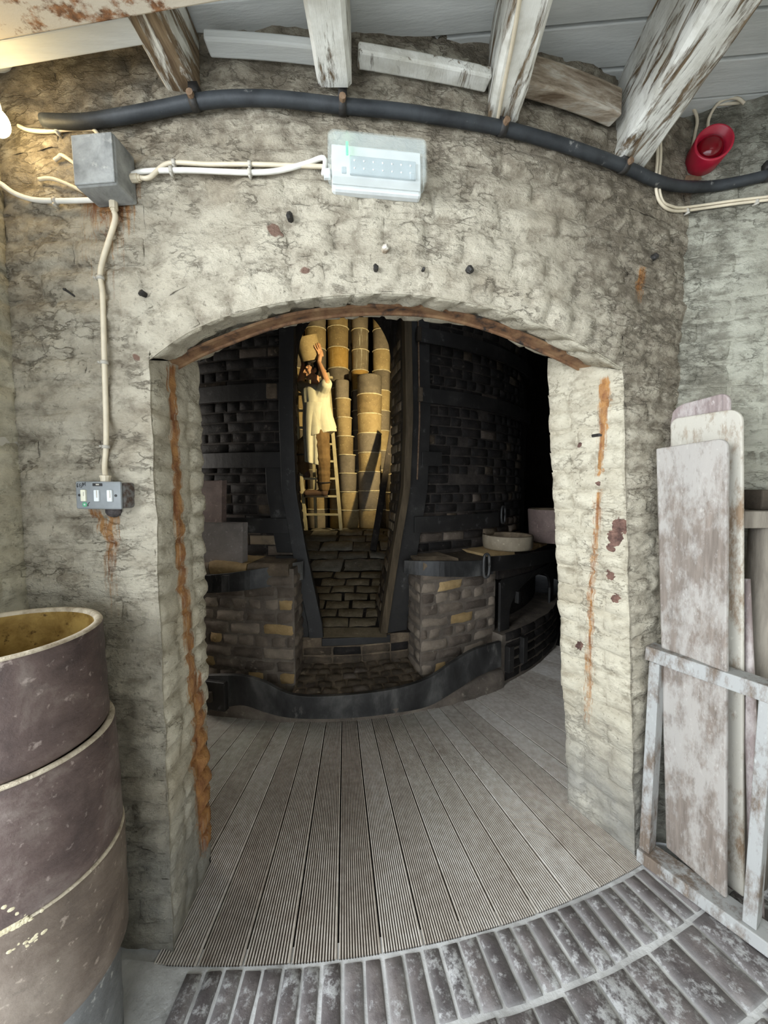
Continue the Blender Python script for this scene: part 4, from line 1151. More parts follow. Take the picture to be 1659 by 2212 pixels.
# kiln floor, rising through the doorway and domed inside
FZ = [(2.80, 0.312), (2.98, 0.335), (3.6, 0.50), (4.2, 0.69), (4.7, 0.82), (5.1, 0.872), (5.5, 0.83), (6.0, 0.77), (7.3, 0.70)]
def S_kf(x, y): 
    y = y; return V((x, y, interp(FZ, y))), V((0, 0, 1))
m = M()
def bed(x, y): return S_kf(x, y)[0] + V((0, 0, -0.012))
m.grid(lambda i, j: bed(CX + (RI + 0.03) * j / 14 * math.sin(2 * math.pi * i / 40), CY - (RI + 0.03) * j / 14 * math.cos(2 * math.pi * i / 40)), 40, 14)
m.grid(lambda i, j: bed(lerp(-0.74, 0.24, i / 6), lerp(2.92, 3.45, j / 5)), 6, 5)
obj('floor_bed', m, MAT['dark_shell'], kiln, True)
m = M(); m.grid(lambda i, j: V((lerp(-0.50, 0.02, i / 8), lerp(2.83, 2.98, j / 3), 0.312 + 0.02 * j / 3 + 0.004 * noise.noise(V((i, j, 3))))), 8, 3)
obj('sill', m, MAT['kfloor'], kiln, True)
y = 2.99; row = 0
while y < 3.85:
    dy = 0.125; x = -0.75 + (0.13 if row % 2 else 0)
    while x < 0.30:
        w = R.uniform(0.22, 0.27); brick(kiln, MAT['kfloor'], S_kf, x + 0.010, x + w - 0.010, y + 0.008, y + dy - 0.008, R.uniform(0.002, 0.012), 0.014, 0.7, zf=None, jdirt=0.3, seg=0.06, jit=0.008); x += w
    y += dy; row += 1
row = 0
while y < 5.5:
    dy = R.uniform(0.20, 0.27); x = -1.15 + R.uniform(0, 0.25)
    while x < 0.75:
        w = R.uniform(0.26, 0.42)
        m = M(); patch(m, S_kf, x + 0.012, x + w - 0.012, y + 0.010, y + dy - 0.010, R.uniform(0.0, 0.014), 0.016, 1.0, zf=None, seg=0.07, jit=0.016)
        obj('floor_slab', m, MAT['kslab'], kiln, True); x += w
    y += dy
# fire mouth on the right-hand hob
m = M(); pbox(m, R_K - 0.02, 2.44, pM0, 1.15, ZF - 0.03, Z_HOB - 0.02); obj('fire_back', m, MAT['dark_shell'], kiln)
zl0, zl1 = cyl(1150, 1340, 2.65).z, cyl(1150, 1236, 2.62).z
m = M(); pbox(m, 2.42, 2.685, pM0 - 0.012, 1.15, ZF - 0.03, zl0); obj('fire_ledge', m, MAT['hobjoint'], kiln)
m = M(); pbox(m, 2.42, 2.605, pM0, 1.15, zl1 + 0.01, Z_HOB - 0.02); obj('fire_lintel', m, MAT['soot'], kiln)
cM = phi(cyl(1158, 1290, 2.62)); hwM = (phi(cyl(1192, 1290, 2.62)) - phi(cyl(1126, 1290, 2.62))) / 2
outer = []; inner = []
zb_, zt_ = zl0 - 0.005, zl1 + 0.01
for k in range(33):
    t = k / 32
    if t < 0.3: q = (cM - hwM, lerp(zb_, zb_ + 0.14, t / 0.3))
    elif t > 0.7: q = (cM + hwM, lerp(zb_ + 0.14, zb_, (t - 0.7) / 0.3))
    else:
        a = math.pi * (1 - (t - 0.3) / 0.4); q = (cM + hwM * math.cos(a), zb_ + 0.14 + (zt_ - zb_ - 0.19) * math.sin(a))
    if t < 0.3: o_ = (pM0 + 0.003, lerp(zb_, zt_, t / 0.3))
    elif t > 0.7: o_ = (pM1 + 0.05, lerp(zt_, zb_, (t - 0.7) / 0.3))
    else: o_ = (lerp(pM0 + 0.003, pM1 + 0.05, (t - 0.3) / 0.4), zt_)
    inner.append(pol(2.605, *q)); outer.append(pol(2.605, *o_))
m = M(); m.strip(outer, inner, [radial(phi(p)) * 0.022 for p in inner]); obj('fire_mouth_plate', m, MAT['iron'], kiln, bevel=0.002)
for px in (1118, 1204):
    p = cyl(px, 1290, 2.635); m = M(); m.box(p, 0.03, 0.035, 0.10, Matrix.Rotation(phi(p), 3, 'Z')); obj('hinge_lug', m, MAT['iron'], kiln, bevel=0.004)
    
for k, (px, y0, y1) in enumerate(((1100, 1395, 1450), (1130, 1375, 1430))):
    m = M(); p = cyl(px, (y0 + y1) / 2, 2.705); m.box(p, 0.06, 0.05, abs(cyl(px, y0, 2.705).z - cyl(px, y1, 2.705).z), Matrix.Rotation(phi(p), 3, 'Z')); obj('strap', m, MAT['iron'], kiln, bevel=0.004)
S_led = lambda s, z: (pol(2.688, s / 2.688, z), radial(s / 2.688))
for z0 in (ZF + 0.02, ZF + 0.10, ZF + 0.18, ZF + 0.26, ZF + 0.34):
    s = (pM0) * 2.688
    while s < 1.1 * 2.688:
        w = R.uniform(0.20, 0.24); brick(kiln, MAT['hobbrick'] if z0 > 0.3 else MAT['soot'], S_led, s + 0.005, s + w - 0.005, z0 + 0.004, z0 + 0.074, R.uniform(0.004, 0.016), 0.014, 0.8, zf=None, jdirt=0.3, seg=0.06); s += w

# ------------------------------------------------------------------ clayware standing on the hobs
def slab(px0, px1, py0, py1, r, th, tilt, label, mat):
    c = cyl((px0 + px1) / 2, (py0 + py1) / 2, r); w = (cyl(px1, py1, r) - cyl(px0, py1, r)).length; h = cyl(px0, py0, r).z - cyl(px0, py1, r).z
    rot = Matrix.Rotation(phi(c) + tilt, 3, 'Z') @ Matrix.Rotation(-0.05, 3, 'X')
    m = M(); n = 8
    def fn(s):
        def g(i, j):
            p = V(((i / n - 0.5) * w, s * th / 2, (j / n - 0.5) * h)); return c + rot @ (p + V((0, 0.003 * noise.noise(p * 9 + c), 0)))
        return g
    m.grid(fn(-1), n, n); m.grid(fn(1), n, n, True)
    k = n + 1; a = [i for i in range(k)]; e = len(m.v) // 2
    ring = [i for i in range(k)] + [k * j + n for j in range(1, k)] + [k * n + i for i in range(n - 1, -1, -1)] + [k * j for j in range(n - 1, 0, -1)]
    m.f += [(ring[i], ring[(i + 1) % len(ring)], e + ring[(i + 1) % len(ring)], e + ring[i]) for i in range(len(ring))]
    return tag(obj('fireclay_slab', m, mat, None, bevel=0.004), label, 'slab', 'fireclay slabs propped on the left hob')
slab(404, 482, 1040, 1131, 2.45, 0.05, 0.0, 'purple-brown square fireclay slab standing on the grey one', MAT['slab_purple'])
slab(408, 526, 1130, 1224, 2.50, 0.06, 0.0, 'large grey square fireclay slab leaning at the left end of the hob', MAT['slab_grey'])
def pot(name, c, r0, r1, h, th, mat, inner_mat, label, cat, n=40, wob=0.012, seed=0.0, rimmat=None):
    root = thing(name, c, label, cat)
    mt = Matrix.Translation(c)
    m = M(); m.lathe([(r0 * 0.96, 0.0), (r0, 0.012), (lerp(r0, r1, 0.5) * 1.004, h * 0.5), (r1, h - 0.012), (r1 - 0.004, h)], n, mt, wob, seed, (True, False)); obj('body', m, mat, root, True)
    m = M(); m.lathe([(r1 - 0.005, h - 0.003), (r1 - th * 0.4, h + 0.004), (r1 - th, h - 0.004)], n, mt, wob, seed, (False, False)); obj('rim', m, rimmat or inner_mat, root, True)
    m = M(); m.lathe([(r1 - th, h - 0.003), (r0 - th, h * 0.35), (r0 - th, 0.02), (0.001, 0.02)], n, mt, wob, seed, (False, True)); obj('lining', m, inner_mat, root, True)
    return root
pa_, pb_ = cyl(1022, 1176, 2.55), cyl(1154, 1168, 2.55); rc = (pa_ + pb_) / 2
pot('clay_ring', V((rc.x + 0.02, rc.y + 0.03, Z_HOB + 0.018)), 0.205, 0.212, 0.115, 0.018, MAT['ring'], MAT['cobble'], 'shallow pale clay ring on the right hob', 'saggar')
c = at(1183, 1150, rc.y + 0.42); pot('saggar', V((c.x + 0.05, c.y + 0.02, Z_HOB + 0.018)), 0.205, 0.225, 0.31, 0.02, MAT['slab_purple'], MAT['cobble'], 'reddish open saggar behind the pale clay ring on the hob', 'saggar')

# ------------------------------------------------------------------ stacks (bungs) of saggars inside the kiln
ORD = ['topmost', 'second', 'third', 'fourth', 'fifth', 'sixth', 'seventh', 'eighth', 'ninth', 'tenth', 'eleventh', 'twelfth', 'thirteenth']
PROTO = {}
def k_mesh(r, h, matname):
    key = (round(r, 3), round(h, 3), matname)
    if key not in PROTO:
        m = M(); m.lathe([(r * 0.93, 0.0), (r * 0.955, 0.008), (r * 0.985, h * 0.5), (r, h - 0.02), (r * 0.99, h - 0.004), (r * 0.86, h - 0.004), (r * 0.86, h - 0.05), (0.001, h - 0.05)], 28, None, 0.02, r * 50)
        o = obj('saggar', m, MAT[matname], None, True); me = o.data; bpy.data.objects.remove(o)
        w = M(); nn_ = 36; pts = []
        vs = []; fs = []
        for k in range(nn_):
            a = 2 * math.pi * k / nn_; rr = r * 0.955 + 0.010 * noise.noise(V((a * 3, r, 2)))
            hh = 0.008 + 0.007 * abs(noise.noise(V((a * 4, 4, r))))
            for q in range(6):
                b = 2 * math.pi * q / 6; vs.append(V(((rr + 0.016 * math.cos(b)) * math.cos(a), (rr + 0.016 * math.cos(b)) * math.sin(a), hh * math.sin(b))))
        for k in range(nn_):
            for q in range(6):
                k2 = (k + 1) % nn_; q2 = (q + 1) % 6; fs.append((k * 6 + q, k2 * 6 + q, k2 * 6 + q2, k * 6 + q2))
        w.add(vs, fs); o = obj('wad_ring', w, MAT['wad'], None, True); wm = o.data; bpy.data.objects.remove(o)
        PROTO[key] = (me, wm)
    return PROTO[key]
CN = {'k_tan': 'tan', 'k_ochre': 'ochre-stained', 'k_grey': 'grey-brown', 'k_drip': 'lime-dripped'}
def stack(px, Y, z_bottom, z_top, h, r, where, cols, lean=0.0, taper=0.0, open_top=True, hidden=()):
    base = at(px, 1050, Y); n = max(1, round((z_top - z_bottom) / h)); hh = (z_top - z_bottom) / n
    for k in range(n):
        i = n - 1 - k                     # 0 = topmost
        cn = cols[i % len(cols)]
        rr = round(r * (1 + taper * (k / max(1, n - 1) - 0.5)) / 0.006) * 0.006
        me, wm = k_mesh(rr, round(hh, 3), cn)
        z = z_bottom + k * hh
        o = bpy.data.objects.new('saggar', me); COL.objects.link(o)
        o.location = (base.x + lean * (z - z_bottom) + R.uniform(-0.004, 0.004), Y + R.uniform(-0.004, 0.004), z + 0.006); o.rotation_euler = (0, 0, R.uniform(0, 6.28))
        o.scale = (1, 1, 0.985)
        if i == 0: lb = f'{CN[cn]} saggar, topmost of the {where}' if open_top else f'{CN[cn]} saggar highest in view in the {where}'
        else: lb = f'{CN[cn]} saggar, {ORD[i]} from the top of the {where}'
        tag(o, lb, 'saggar', 'saggars stacked inside the lit kiln')
        if i or not open_top:
            w = bpy.data.objects.new('wad_ring', wm); COL.objects.link(w); w.parent = o; w.location = (0, 0, hh / 0.985 - 0.004); w.rotation_euler = (0, 0, R.uniform(0, 6))
fzY = lambda y: interp(FZ, y) + 0.02
stack(733, 5.95, fzY(5.95), 4.10, 0.297, 0.155, 'ochre-banded tall stack', ['k_tan', 'k_tan', 'k_ochre', 'k_grey', 'k_tan', 'k_tan', 'k_grey', 'k_tan'], open_top=False)
stack(686, 5.95, fzY(5.95), 4.08, 0.30, 0.155, 'stack behind the man', ['k_grey', 'k_tan', 'k_grey', 'k_grey', 'k_tan', 'k_tan', 'k_tan', 'k_grey'], open_top=False)
stack(641, 6.0, fzY(6.0), 4.12, 0.30, 0.15, 'leftmost stack', ['k_tan', 'k_tan', 'k_grey', 'k_tan'], open_top=False)
stack(779, 5.98, fzY(5.98), 4.08, 0.295, 0.128, 'white-dripped slim stack', ['k_grey', 'k_drip', 'k_drip', 'k_ochre', 'k_grey', 'k_grey', 'k_grey'], open_top=False)
stack(824, 5.95, fzY(5.95), 4.06, 0.298, 0.135, 'rightmost tall stack', ['k_tan', 'k_grey', 'k_tan', 'k_grey', 'k_tan', 'k_grey'], open_top=False)
stack(757, 5.52, fzY(5.52), at(745, 823, 5.52).z, 0.268, 0.118, 'slim leaning stack beside the ladder', ['k_grey', 'k_tan', 'k_tan', 'k_tan', 'k_grey'], lean=-0.065, taper=-0.30)
stack(799, 5.50, fzY(5.50), at(798, 814, 5.50).z, 0.272, 0.166, 'broad shorter stack', ['k_grey', 'k_tan', 'k_tan', 'k_grey', 'k_tan', 'k_grey'], lean=0.0, taper=0.10)
stack(860, 5.25, fzY(5.25), at(845, 987, 5.25).z, 0.262, 0.168, 'short dark stack behind the prop', ['k_grey', 'k_grey', 'k_tan'])
# timber prop leaning in the doorway
m = M(); a, b = at(806, 1190, 4.25), at(852, 905, 4.95); m.bar(a, b, 0.075, 0.07, (0, -1, 0)); tag(obj('timber_prop', m, MAT['soot'], None, bevel=0.008), 'black timber prop leaning inside the kiln doorway', 'prop')  # near-black colour stands in for shade on the prop
# ------------------------------------------------------------------ ladder
def lad(px, py):
    p = at(px, py, 5.02)
    for _ in range(3): p = at(px, py, 5.02 + 0.10 * (p.z - 0.87))
    return p
ladder = thing('trestle_ladder', (lad(699, 1148).x, 5.02, 0.885), 'pale wooden trestle ladder the man stands on inside the kiln', 'ladder')
Lr0, Lr1 = lad(661, 1146), lad(634, 806); Rr0, Rr1 = lad(737, 1146), lad(708, 806)
for a, b in ((Lr0, Lr1), (Rr0, Rr1)):
    m = M(); m.bar(a, b, 0.042, 0.055, (0, -1, 0)); obj('rail', m, MAT['ladder'], ladder, bevel=0.004)
for k, py in enumerate((1112, 1073, 1035, 998, 961, 925, 888, 852, 816)):
    t = (1146 - py) / 340; a = Lr0.lerp(Lr1, t); b = Rr0.lerp(Rr1, t); dd = (b - a).normalized()
    if k == 8: a -= dd * 0.03; b += dd * 0.06
    m = M(); m.bar(a, b, 0.05, 0.028, (0, 0, 1)); obj('rung', m, MAT['ladder'], ladder, bevel=0.004)
m = M(); m.bar(at(683, 1148, 5.50), at(672, 812, 5.27), 0.04, 0.04, (0, -1, 0)); obj('back_leg', m, MAT['ladder'], ladder, bevel=0.004)

# ------------------------------------------------------------------ the setter: man on the ladder with a saggar on his head
def remesh(o, vox, smooth_it=2):
    r = o.modifiers.new('union', 'REMESH'); r.mode = 'VOXEL'; r.voxel_size = vox; r.use_smooth_shade = True
    if smooth_it:
        s = o.modifiers.new('soften', 'SMOOTH'); s.factor = 0.5; s.iterations = smooth_it
    return o
man = thing('person', at(688, 1073, 5.0), 'person in cream smock on the ladder, both hands steadying a saggar on the head', 'person')
P3 = at
face = V((-0.90, -0.44, -0.06)).normalized(); side = V((0, 0, 1)).cross(face).normalized(); upv = face.cross(side)
HR = Matrix((face, side, upv)).transposed()          # local x = face, y = the body's left, z = up
hc = P3(675, 801, 4.99)
def H(x, y, z): return hc + HR @ V((x, y, z))
b = M()
b.ball(H(-0.012, 0, 0.030), 0.098, 0.076, 0.090, HR); b.ball(H(0.022, 0, -0.025), 0.072, 0.062, 0.088, HR)
b.capsule(H(0.055, 0, -0.086), 0.026, H(0.066, 0, -0.098), 0.022)
b.capsule(H(0.02, 0.045, -0.07), 0.024, H(0.055, 0.012, -0.095), 0.020); b.capsule(H(0.02, -0.045, -0.07), 0.024, H(0.055, -0.012, -0.095), 0.020)
b.capsule(H(0.088, 0, 0.018), 0.010, H(0.112, 0, -0.022), 0.014); b.capsule(H(0.098, 0.014, -0.028), 0.010, H(0.098, -0.014, -0.028), 0.010)
b.capsule(H(0.086, -0.034, 0.030), 0.011, H(0.086, 0.034, 0.030), 0.011)
b.capsule(H(0.086, -0.018, -0.052), 0.009, H(0.086, 0.018, -0.052), 0.009); b.capsule(H(0.084, -0.016, -0.064), 0.009, H(0.084, 0.016, -0.064), 0.009)
for s in (1, -1): b.ball(H(-0.010, s * 0.077, -0.010), 0.022, 0.009, 0.033, HR); b.capsule(H(0.06, s * 0.035, -0.01), 0.022, H(0.045, s * 0.045, -0.04), 0.025)
nk = P3(681, 836, 5.02); b.capsule(H(-0.028, 0, -0.06), 0.052, nk, 0.056)
chest = P3(684, 868, 5.01); pel = P3(688, 930, 5.01)
shL, shR = P3(698, 841, 4.92), P3(664, 841, 5.10)
b.capsule(nk, 0.07, chest, 0.12); b.capsule(chest, 0.12, pel, 0.115); b.capsule(shL, 0.06, shR, 0.06)
elL, elR = P3(706, 826, 4.78), P3(649, 833, 5.22)
wrL, wrR = P3(689, 783, 4.905), P3(655, 788, 5.16)
for sh, el, wr in ((shL, elL, wrL), (shR, elR, wrR)):
    b.capsule(sh, 0.055, el, 0.044); b.capsule(el, 0.044, el.lerp(wr, 0.35), 0.045); b.capsule(el.lerp(wr, 0.35), 0.045, wr, 0.027)
sgc = P3(666, 752, 4.99); sgax = V((-0.20, -0.36, 0.90)).normalized()
def hand(wr, outdir, thumbdir, mirror):
    # palm flat against the saggar, fingers fanned upwards and bent in over its side
    u = sgax; o_ = (outdir - u * outdir.dot(u)).normalized(); t = u.cross(o_)
    rr = 0.150
    def S(a, h, lift=0.012):           # point on the saggar's side: arc a (m), height h over its middle
        ang = a / rr; d = o_ * math.cos(ang) + t * math.sin(ang); return sgc + u * h + d * (rr - 0.012 * (0.15 - h) + lift)
    pc = S(0, -0.085, 0.02)
    b.capsule(wr, 0.027, pc.lerp(wr, 0.35), 0.028); b.capsule(pc.lerp(wr, 0.35), 0.026, pc, 0.022)
    for k, (a, ln) in enumerate(((-0.033, 0.066), (-0.011, 0.080), (0.011, 0.086), (0.033, 0.078))):
        a *= mirror
        p0 = S(a * 0.8, -0.105, 0.020); p1 = S(a, -0.055, 0.018); p2 = S(a * 1.45, -0.055 + ln * 0.5, 0.014); p3 = S(a * 1.65, -0.055 + ln, 0.007)
        b.capsule(p0, 0.013, p1, 0.0115); b.capsule(p1, 0.0105, p2, 0.0095); b.capsule(p2, 0.0095, p3, 0.008)
    p0 = S(0.03 * mirror, -0.12, 0.020); p1 = S(0.062 * mirror, -0.090, 0.014); p2 = S(0.082 * mirror, -0.058, 0.009)
    b.capsule(p0, 0.014, p1, 0.012); b.capsule(p1, 0.012, p2, 0.009)
hand(wrL, V((0.86, -0.51, 0)), None, 1); hand(wrR, V((-0.72, 0.69, 0)), None, -1)
hipL, knL, anL = P3(693, 938, 4.965), P3(698, 1000, 4.955), P3(700, 1056, 4.985)
hipR, knR, anR = P3(683, 938, 5.08), P3(650, 966, 5.05), P3(656, 1022, 5.12)
for a, k_, c_ in ((hipL, knL, anL), (hipR, knR, anR)): b.capsule(a, 0.07, k_, 0.05); b.capsule(k_, 0.05, c_, 0.035)
tL, hL = P3(668, 1066, 4.985), P3(700, 1064, 4.985); tR, hR = P3(640, 1028, 5.12), P3(662, 1026, 5.12)
for t_, h_, a_ in ((tL, hL, anL), (tR, hR, anR)): b.capsule(a_, 0.034, h_, 0.03); b.capsule(h_, 0.03, t_, 0.022)
remesh(lab(obj('body', b, MAT['skin'], man), 'bare face, forearms and hands'), 0.0048, 2)
# eyes, hair
for s in (1, -1):
    m = M(); m.ball(H(0.085, s * 0.031, 0.010), 0.009, 0.012, 0.008, HR, 12); obj('eye', m, MAT['hair'], man, True)
m = M(); m.ball(H(-0.026, 0, 0.040), 0.098, 0.084, 0.088, HR, 24); m.ball(H(-0.050, 0, 0.0), 0.072, 0.079, 0.080, HR, 20); m.capsule(H(0.060, -0.05, 0.078), 0.022, H(0.060, 0.05, 0.078), 0.022)
for s in (1, -1): m.capsule(H(0.012, s * 0.074, 0.04), 0.012, H(0.008, s * 0.073, 0.0), 0.008)
remesh(lab(obj('hair', m, MAT['hair'], man), 'short black hair'), 0.006, 1)
# smock
m = M()
rowsS = [(831, 680, 9, 0.060), (835, 680, 20, 0.105), (842, 681, 29, 0.135), (858, 682, 29, 0.140), (880, 684, 28, 0.140), (905, 687, 30, 0.148), (930, 690, 33, 0.156), (941, 691, 34, 0.160)]
def loft(m, rows, yc, folds, famp, n=48, hem=None):
    NR = 26; rs = []
    for k in range(NR):
        t = k / (NR - 1) * (len(rows) - 1); i = min(int(t), len(rows) - 2); f = t - i
        rs.append([lerp(rows[i][q], rows[i + 1][q], f) for q in range(4)] + [k / (NR - 1)])
    vs = []; fs = []
    for py, cx, hw, hd, t in rs:
        for k in range(n):
            a = 2 * math.pi * k / n
            w = 1 + famp * t * math.sin(folds * a + 1.3) + 0.35 * famp * t * math.sin((folds * 2 + 1) * a)
            pyy = py + (hem(a) * t * t if hem else 0)
            c = P3(cx, pyy, yc); vs.append(V((c.x + math.cos(a) * hw * 0.00607 * w, yc + math.sin(a) * hd * w, c.z)))
    for i in range(NR - 1):
        for k in range(n):
            k2 = (k + 1) % n; fs.append((i * n + k, (i + 1) * n + k, (i + 1) * n + k2, i * n + k2))
    fs.append(tuple(range(n))); fs.append(tuple((NR - 1) * n + k for k in reversed(range(n))))
    m.add(vs, fs)
loft(m, rowsS, 5.01, 7, 0.07, hem=lambda a: -9 * math.cos(a))
m.capsule(shL, 0.088, shL.lerp(elL, 0.75), 0.078); m.capsule(shR, 0.085, shR.lerp(elR, 0.8), 0.075); m.capsule(shL, 0.09, chest, 0.10)
smock = remesh(lab(obj('smock', m, MAT['smock'], man), 'loose cream smock'), 0.0085, 2)
m = M(); loft(m, [(872, 682, 26, 0.135), (905, 680, 25, 0.140), (950, 679, 22, 0.135), (1003, 679, 18.5, 0.125)], 4.995, 6, 0.16, hem=lambda a: 5 * math.cos(a))
remesh(lab(obj('apron', m, MAT['smock'], man), 'long cream apron hanging to the knees'), 0.0085, 1)
m = M(); q = [P3(706, 866, 4.99), P3(712, 876, 5.03), P3(727, 924, 5.06), P3(718, 934, 5.04), P3(703, 930, 4.96)]
nv = len(q); m.add(q + [p + V((0.004, -0.012, 0)) for p in q], [tuple(range(nv)), tuple(reversed(range(nv, 2 * nv)))] + [(i, i + nv, (i + 1) % nv + nv, (i + 1) % nv) for i in range(nv)])
obj('smock_tail', m, MAT['smock'], man, bevel=0.004)
# trousers
m = M()
m.capsule(P3(687, 925, 5.02), 0.13, P3(688, 940, 5.02), 0.13)
def leg(a, k_, c_, r0, r1, r2):
    for p, q, u, v in ((a, k_, r0, r1), (k_, c_, r1, r2)):
        n = 7
        for i in range(n):
            t0, t1 = i / n, (i + 1) / n; g0 = lerp(u, v, t0) * (1 + 0.045 * math.sin(i * 2.3)); g1 = lerp(u, v, t1) * (1 + 0.045 * math.sin((i + 1) * 2.3 + 0.6))
            m.capsule(p.lerp(q, t0), g0, p.lerp(q, t1), g1)
leg(hipL, knL, anL + V((0, 0, 0.02)), 0.112, 0.094, 0.078); leg(hipR, knR, anR + V((0, 0, 0.02)), 0.105, 0.088, 0.072)
remesh(lab(obj('trousers', m, MAT['trouser'], man), 'baggy brown trousers'), 0.0075, 1)
m = M()
for a, d in ((knR, anR), (anL.lerp(knL, 0.35), anL)):
    p = a.lerp(d, 0.25); dr = (d - a).normalized(); x = dr.orthogonal().normalized(); y_ = dr.cross(x)
    m.tube([p + x * math.cos(t) * 0.088 + y_ * math.sin(t) * 0.088 for t in [2 * math.pi * i / 20 for i in range(21)]], 0.009, 6)
obj('strap', m, MAT['sole'], man, True)
for t_, h_, a_ in ((tL, hL, anL), (tR, hR, anR)):
    m = M(); m.capsule(a_ + V((-0.004, 0, 0.05)), 0.066, h_, 0.054); m.capsule(h_, 0.047, h_.lerp(t_, 0.55), 0.045); m.capsule(h_.lerp(t_, 0.55), 0.045, t_ + V((-0.035, 0, 0.002)), 0.042)
    o = remesh(obj('boot', m, MAT['boot'], man), 0.007, 2)
    m = M(); zb = min(t_.z, h_.z) - 0.042; c = (t_ + h_) / 2; L = abs(t_.x - h_.x) + 0.12
    pts = []
    for i in range(24):
        a = 2 * math.pi * i / 24; pts.append((c.x - 0.008 + L / 2 * math.cos(a), c.y + (0.042 - 0.006 * math.cos(a)) * math.sin(a)))
    m.prism(pts, lambda x, y, d: V((x, y, d)), zb - 0.004, zb + 0.016); obj('sole', m, MAT['sole'], man)
# the saggar he carries
q = sgax.to_track_quat('Z', 'Y').to_matrix().to_4x4(); mt = Matrix.Translation(sgc - sgax * 0.148) @ q
cs = thing('saggar', sgc - sgax * 0.148, 'tan saggar balanced at a tilt on the man\'s head under both hands', 'saggar')
m = M(); m.lathe([(0.128, 0.0), (0.134, 0.008), (0.143, 0.15), (0.148, 0.285), (0.145, 0.292), (0.130, 0.292), (0.122, 0.03), (0.001, 0.03)], 36, mt, 0.01, 3.0); obj('body', m, MAT['k_tan'], cs, True)
m = M(); m.lathe([(0.07, 0.0), (0.10, 0.012), (0.095, 0.03), (0.03, 0.035)], 20, Matrix.Translation(H(-0.005, 0, 0.098)) @ q); obj('head_pad', m, MAT['hair'], man, True)

# ------------------------------------------------------------------ foreground: tall stack of saggars on the left
def bigsag(c, r, z0, z1, mat, label, open_top, flare, seed, nw=0.006):
    root = thing('saggar', (c[0], c[1], z0), label, 'saggar', 'saggars stacked in the left corner')
    h = z1 - z0; mt = Matrix.Translation((c[0], c[1], z0)); th = 0.021
    m = M()
    pr = [(r - flare - 0.003, 0.0), (r - flare, 0.006)] + [(r - flare * (1 - k / 8) + 0.0012 * math.sin(k * 2.1 + seed), lerp(0.02, h - 0.016, k / 8)) for k in range(1, 9)] + [(r, h - 0.008), (r - 0.004, h - 0.001)]
    m.lathe(pr, 96, mt, nw, seed, (True, False)); obj('body', m, mat, root, True)
    m = M(); m.lathe([(r - 0.0045, h - 0.004), (r - 0.001, h - 0.001), (r - 0.004, h + 0.004), (r - 0.012, h + 0.005), (r - th + 0.003, h + 0.003), (r - th, h - 0.006)], 96, mt, nw * 1.3, seed, (False, False)); lab(obj('rim', m, MAT['rim'], root, True), 'chalky worn rim')
    m = M(); m.lathe([(r - th, h - 0.005), (r - th - flare * 0.5, h * 0.4), (r - th - flare, 0.025), (0.001, 0.022)], 64, mt, nw, seed, (False, True)); lab(obj('lining', m, MAT['sag_inside'], root, True), 'speckled ochre glaze inside')
    return root
Y0 = 0.926
def tang_r(px, py, X0):      # radius so that the silhouette passes through the pixel column
    d = ray(px, py); k = d.x / d.y; return abs(X0 - k * Y0) / math.sqrt(1 + k * k)
zt = 1.085
lv = []
for px, py in ((248, 1545), (274, 1770), (263, 1992)):
    d = ray(px, py); lv.append(EYE.z + d.z / d.y * (Y0 + 0.10))
c1, c2, c3, c4 = (-0.952, Y0), (-0.936, Y0), (-0.922, Y0), (-0.926, Y0)
bigsag(c4, tang_r(262, 2080, c4[0]), ZF, lv[2], MAT['sag_grey'], 'blue-grey saggar at the foot of the left corner stack', True, 0.0, 4.0)
bigsag(c3, tang_r(274, 1850, c3[0]), lv[2] + 0.004, lv[1], MAT['sag_brown'], 'brown saggar with crusty cream patches, third down in the left corner stack', True, 0.002, 3.0)
bigsag(c2, tang_r(256, 1640, c2[0]), lv[1] + 0.004, lv[0], MAT['sag_purple'], 'purple-brown saggar second down in the left corner stack', True, -0.006, 2.0)
bigsag(c1, tang_r(226, 1400, c1[0]), lv[0] + 0.006, zt, MAT['sag_purple'], 'purple-brown open saggar with ochre inside, top of the left corner stack', True, -0.006, 1.0)
# crusty clay patch on the third one
def crust(px, py, w, h, seed, cc, rr):
    m = M(); rnd = random.Random(seed)
    for k in range(330):
        a = rnd.gauss(0, 0.5); bq = rnd.gauss(0, 0.42)
        d = ray(px + a * w, py + bq * h); dx, dy = EYE.x - cc[0], EYE.y - cc[1]
        A = d.x ** 2 + d.y ** 2; B = 2 * (dx * d.x + dy * d.y); Cc = dx * dx + dy * dy - rr * rr; D_ = B * B - 4 * A * Cc
        if D_ < 0: continue
        p = EYE + d * ((-B - math.sqrt(D_)) / (2 * A)); n = V((p.x - cc[0], p.y - cc[1], 0)).normalized()
        s = rnd.uniform(0.0015, 0.006); q = n.to_track_quat('Z', 'Y').to_matrix()
        m.ball(p, s * rnd.uniform(0.8, 1.4), s * rnd.uniform(0.8, 1.4), s * 0.22, q, 8)
    return m
sg3 = [o for o in bpy.data.objects if o.get('label', '').startswith('brown saggar with crusty')][0]
o = obj('clay_crust', crust(40, 2015, 62, 52, 5, c3, tang_r(274, 1850, c3[0]) - 0.002), MAT['wad'], sg3, True); o['kind'] = 'stuff'

